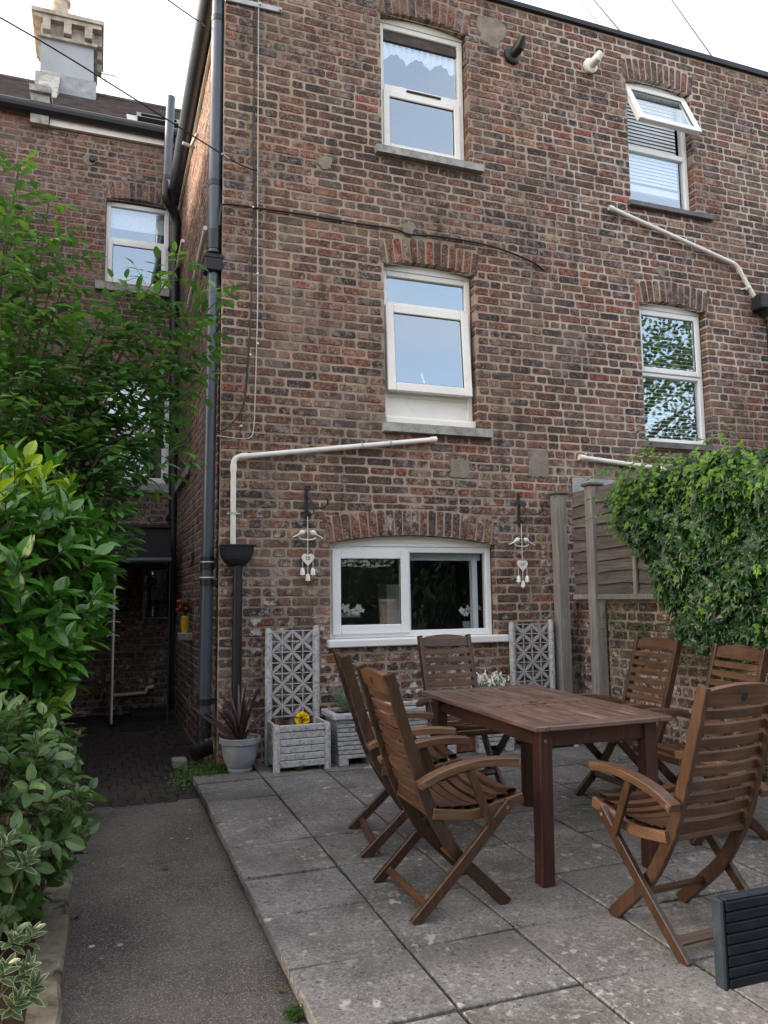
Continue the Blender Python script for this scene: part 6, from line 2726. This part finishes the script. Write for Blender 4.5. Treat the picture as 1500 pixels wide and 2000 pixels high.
# moth orchids on the kitchen sill
for (px, py, dp, lb) in ((683, 1190, .32, 'white orchid behind the left kitchen pane'), (912, 1190, .30, 'white orchid behind the right kitchen pane')):
    c = on_y(px, py, WALL + dp)
    rng = random.Random(px)
    og = thing('orchid', lb, 'orchid', (c[0], c[1], .93))
    t = MB()
    t.lathe([(.035, .93), (.045, 1.0), (.047, 1.01)], c[0], c[1], 14)
    t.build('pot', M['stone'], og, smooth=True)
    t = MB()
    t.tube(smooth_path([(c[0], c[1], .97), (c[0] - .05, c[1], 1.12), (c[0] - .02, c[1], c[2] + .05), (c[0] + .10, c[1], c[2] + .01)], 5), .003, 5)
    t.build('stem', M['shrub'], og)
    for k in range(8):
        b = Vector((c[0] - .07 + k * .024, c[1] - .01 + rng.gauss(0, .01), c[2] + rng.gauss(0, .018)))
        t = MB()
        for q in range(5):
            a_ = 2 * math.pi * q / 5 + rng.random()
            u, v = Vector((math.cos(a_), -.25, math.sin(a_))), Vector((-math.sin(a_), 0, math.cos(a_)))
            t.add([b, b + u * .016 + v * .012, b + u * .032, b + u * .016 - v * .012], [(0, 1, 2, 3)])
        t.build('bloom', M['white_petal'], og)

# ------------------------------------------------------------------ out of view: greenery for the pane reflections, and added light blockers
rng = random.Random(40)
G_B = leaf_geo(.6, .1, .1)


def far_tree(x, y, h, r, label, n=7000, ls=.12):
    tr = thing('garden_tree', label, 'tree', (x, y, -.2), 'trees behind the terrace')
    t = MB()
    t.tube(smooth_path([(x, y, -.3), (x + .1, y, h * .3), (x - .05, y + .1, h * .6), (x, y, h * .85)], 4), [.16] * 4 + [.12] * 4 + [.06] * 5, 8)
    for k in range(9):
        a_ = rng.random() * 6.28
        z = h * (.35 + .4 * rng.random())
        t.tube([(x, y, z), (x + math.cos(a_) * r * .4, y + math.sin(a_) * r * .4, z + r * .3), (x + math.cos(a_) * r * .8, y + math.sin(a_) * r * .8, z + r * .45)], [.06, .04, .01], 6)
    t.build('trunk', M['bark'], tr)
    its = []
    cl = [(rnd_dir(rng), .55 + .45 * rng.random()) for _ in range(46)]
    for k in range(n):
        d, q = cl[k % len(cl)]
        c = Vector((x, y, h * .62)) + Vector((d[0] * r * q, d[1] * r * q, d[2] * h * .36 * q))
        p = c + Vector((rng.gauss(0, r * .17), rng.gauss(0, r * .17), rng.gauss(0, r * .14)))
        its.append((aim(p, rnd_dir(rng), rnd_dir(rng) + Vector((0, 0, .8)),  ls * (1 + .5 * rng.random())), 0))
    foliage(tr, its, [G_B], ['bg_leaf'], 0, 'crown', 9, int(x * 10) + 99)


far_tree(-3.8, -6.5, 8.0, 2.6, 'bushy green tree added for shade at the garden end opposite the laurel bed')  # row of unseen trees, added and raised to shade patio and lower facade
far_tree(.4, -7.5, 7.4, 2.5, 'round green tree added for shade at the garden end opposite the path')
far_tree(4.4, -7.6, 7.0, 2.4, 'broad green tree added for shade at the garden end opposite the table')
far_tree(8.6, -7.0, 6.8, 2.3, 'spreading green tree added for shade, out of view')
far_tree(-7.6, -4.8, 8.0, 2.6, 'tall green tree added for shade in the far corner of the garden')
far_tree(10.6, -1.0, 7.4, 2.6, 'tall green tree beyond the ivy fence', 15000, .085)
gh = thing('back_hedge', 'clipped green hedge closing the far end of the garden', 'hedge', (1.0, -6, 0))
its = []
for k in range(14000):
    p = Vector((rng.uniform(-7, 9), -6.0 + rng.gauss(0, .35), rng.uniform(-.4, 2.3)))
    its.append((aim(p, rnd_dir(rng), rnd_dir(rng) + Vector((0, .6, .4)), .10), 0))
foliage(gh, its, [G_B], ['bg_leaf'], 0, 'foliage', 9, 98)
lw = thing('passage_shade_wall', 'unseen wall added behind the laurel and elder to darken the passage', 'wall', (-.42, 7.5, -.1))  # hidden wall, added to keep the passage dark
t = MB()
t.box(-.62, -.40, 5.75, YB, -.3, 2.05)
t.build('wall', M['mortar_dark'], lw)

nw = thing('sun_block_wing', 'unseen house-like block added beyond the passage to shade it', 'house', (-2.6, 7.8, 0))  # out-of-view block, added to darken the passage and stop low sun
t = MB()
t.box(-14, -1.9, 5.9, YB - .02, -.3, 6.4)
t.build('wall', M['mortar_dark'], nw)

bf = thing('hedge_backing_screen', 'unseen brown board screen added behind the hedge to darken the kitchen reflection', 'fence', (1, -6.9, 0))  # unseen backing, added so the panes reflect no bright gaps in the hedge
for k in range(48):
    t = MB()
    t.box(-8 + k * .36, -8 + k * .36 + .35, -6.92, -6.90 + .01 * (k % 2), -.5, 2.0)
    t.build('board', M['fence'], bf)

# moss in the joints, fallen leaves
rng = random.Random(77)
items = []
for k in range(90):
    i, j = rng.randint(0, 8), rng.randint(0, len(pal_y) - 1)
    if rng.random() < .6:
        c = Vector((PX0 + i * SW, pal_y[j] - rng.random() * SD, 0))
        dv = Vector((0, 1, 0))
    else:
        c = Vector((PX0 + (i + rng.random()) * SW, pal_y[j], 0))
        dv = Vector((1, 0, 0))
    for q in range(rng.randint(6, 30)):
        p = c + dv * rng.gauss(0, .04) + Vector((rng.gauss(0, .003), rng.gauss(0, .003), 0))
        if p[0] < PX0 + .01 or p[1] > 5.9:
            continue
        p[2] = gz(p[1]) - .004
        items.append((aim(p, (rnd_dir(rng) + Vector((0, 0, .9))).normalized(), rnd_dir(rng), .006 + .008 * rng.random()), 0))
foliage(patio, items, [G_F], ['moss'], 0, 'joint_moss', 9, 8)
M['dead_leaf'] = plain('dead_leaf', (.12, .07, .035), .8, .2, .3, 20, .2, rnd=True)
G_D = leaf_geo(.5, .25, -.2)
t = MB()
t.add([tuple(p) for p in G_D[0]], G_D[1])
dme = t.mesh('fallen_leaf', M['dead_leaf'])
for (px, py, dz, lb) in ((170, 1650, STEP, 'small dry leaf on the path near the pale green shrub'), (215, 1590, STEP, 'dry brown leaf on the path below the laurel'), (150, 1790, STEP, 'dry leaf lying against the kerb'),
                         (300, 1445, STEP, 'pale dry leaf on the passage paving'), (560, 1940, STEP, 'dry leaf under the patio edge'), (330, 1700, STEP, 'lone dry leaf in mid path'),
                         (860, 1690, 0, 'dry leaf on the slabs under the chairs'), (1120, 1560, 0, 'dry leaf on the slabs under the table')):
    p = ground(px, py, dz)
    o = bpy.data.objects.new('fallen_leaf', dme)
    COL.objects.link(o)
    L = .03 + .02 * rng.random()
    o.matrix_world = aim(p + Vector((0, 0, .004)), (rng.gauss(0, 1), rng.gauss(0, 1), .02), Vector((rng.gauss(0, .2), rng.gauss(0, .2), 1)), L)
    tag(o, lb, 'leaf', 'fallen leaves')
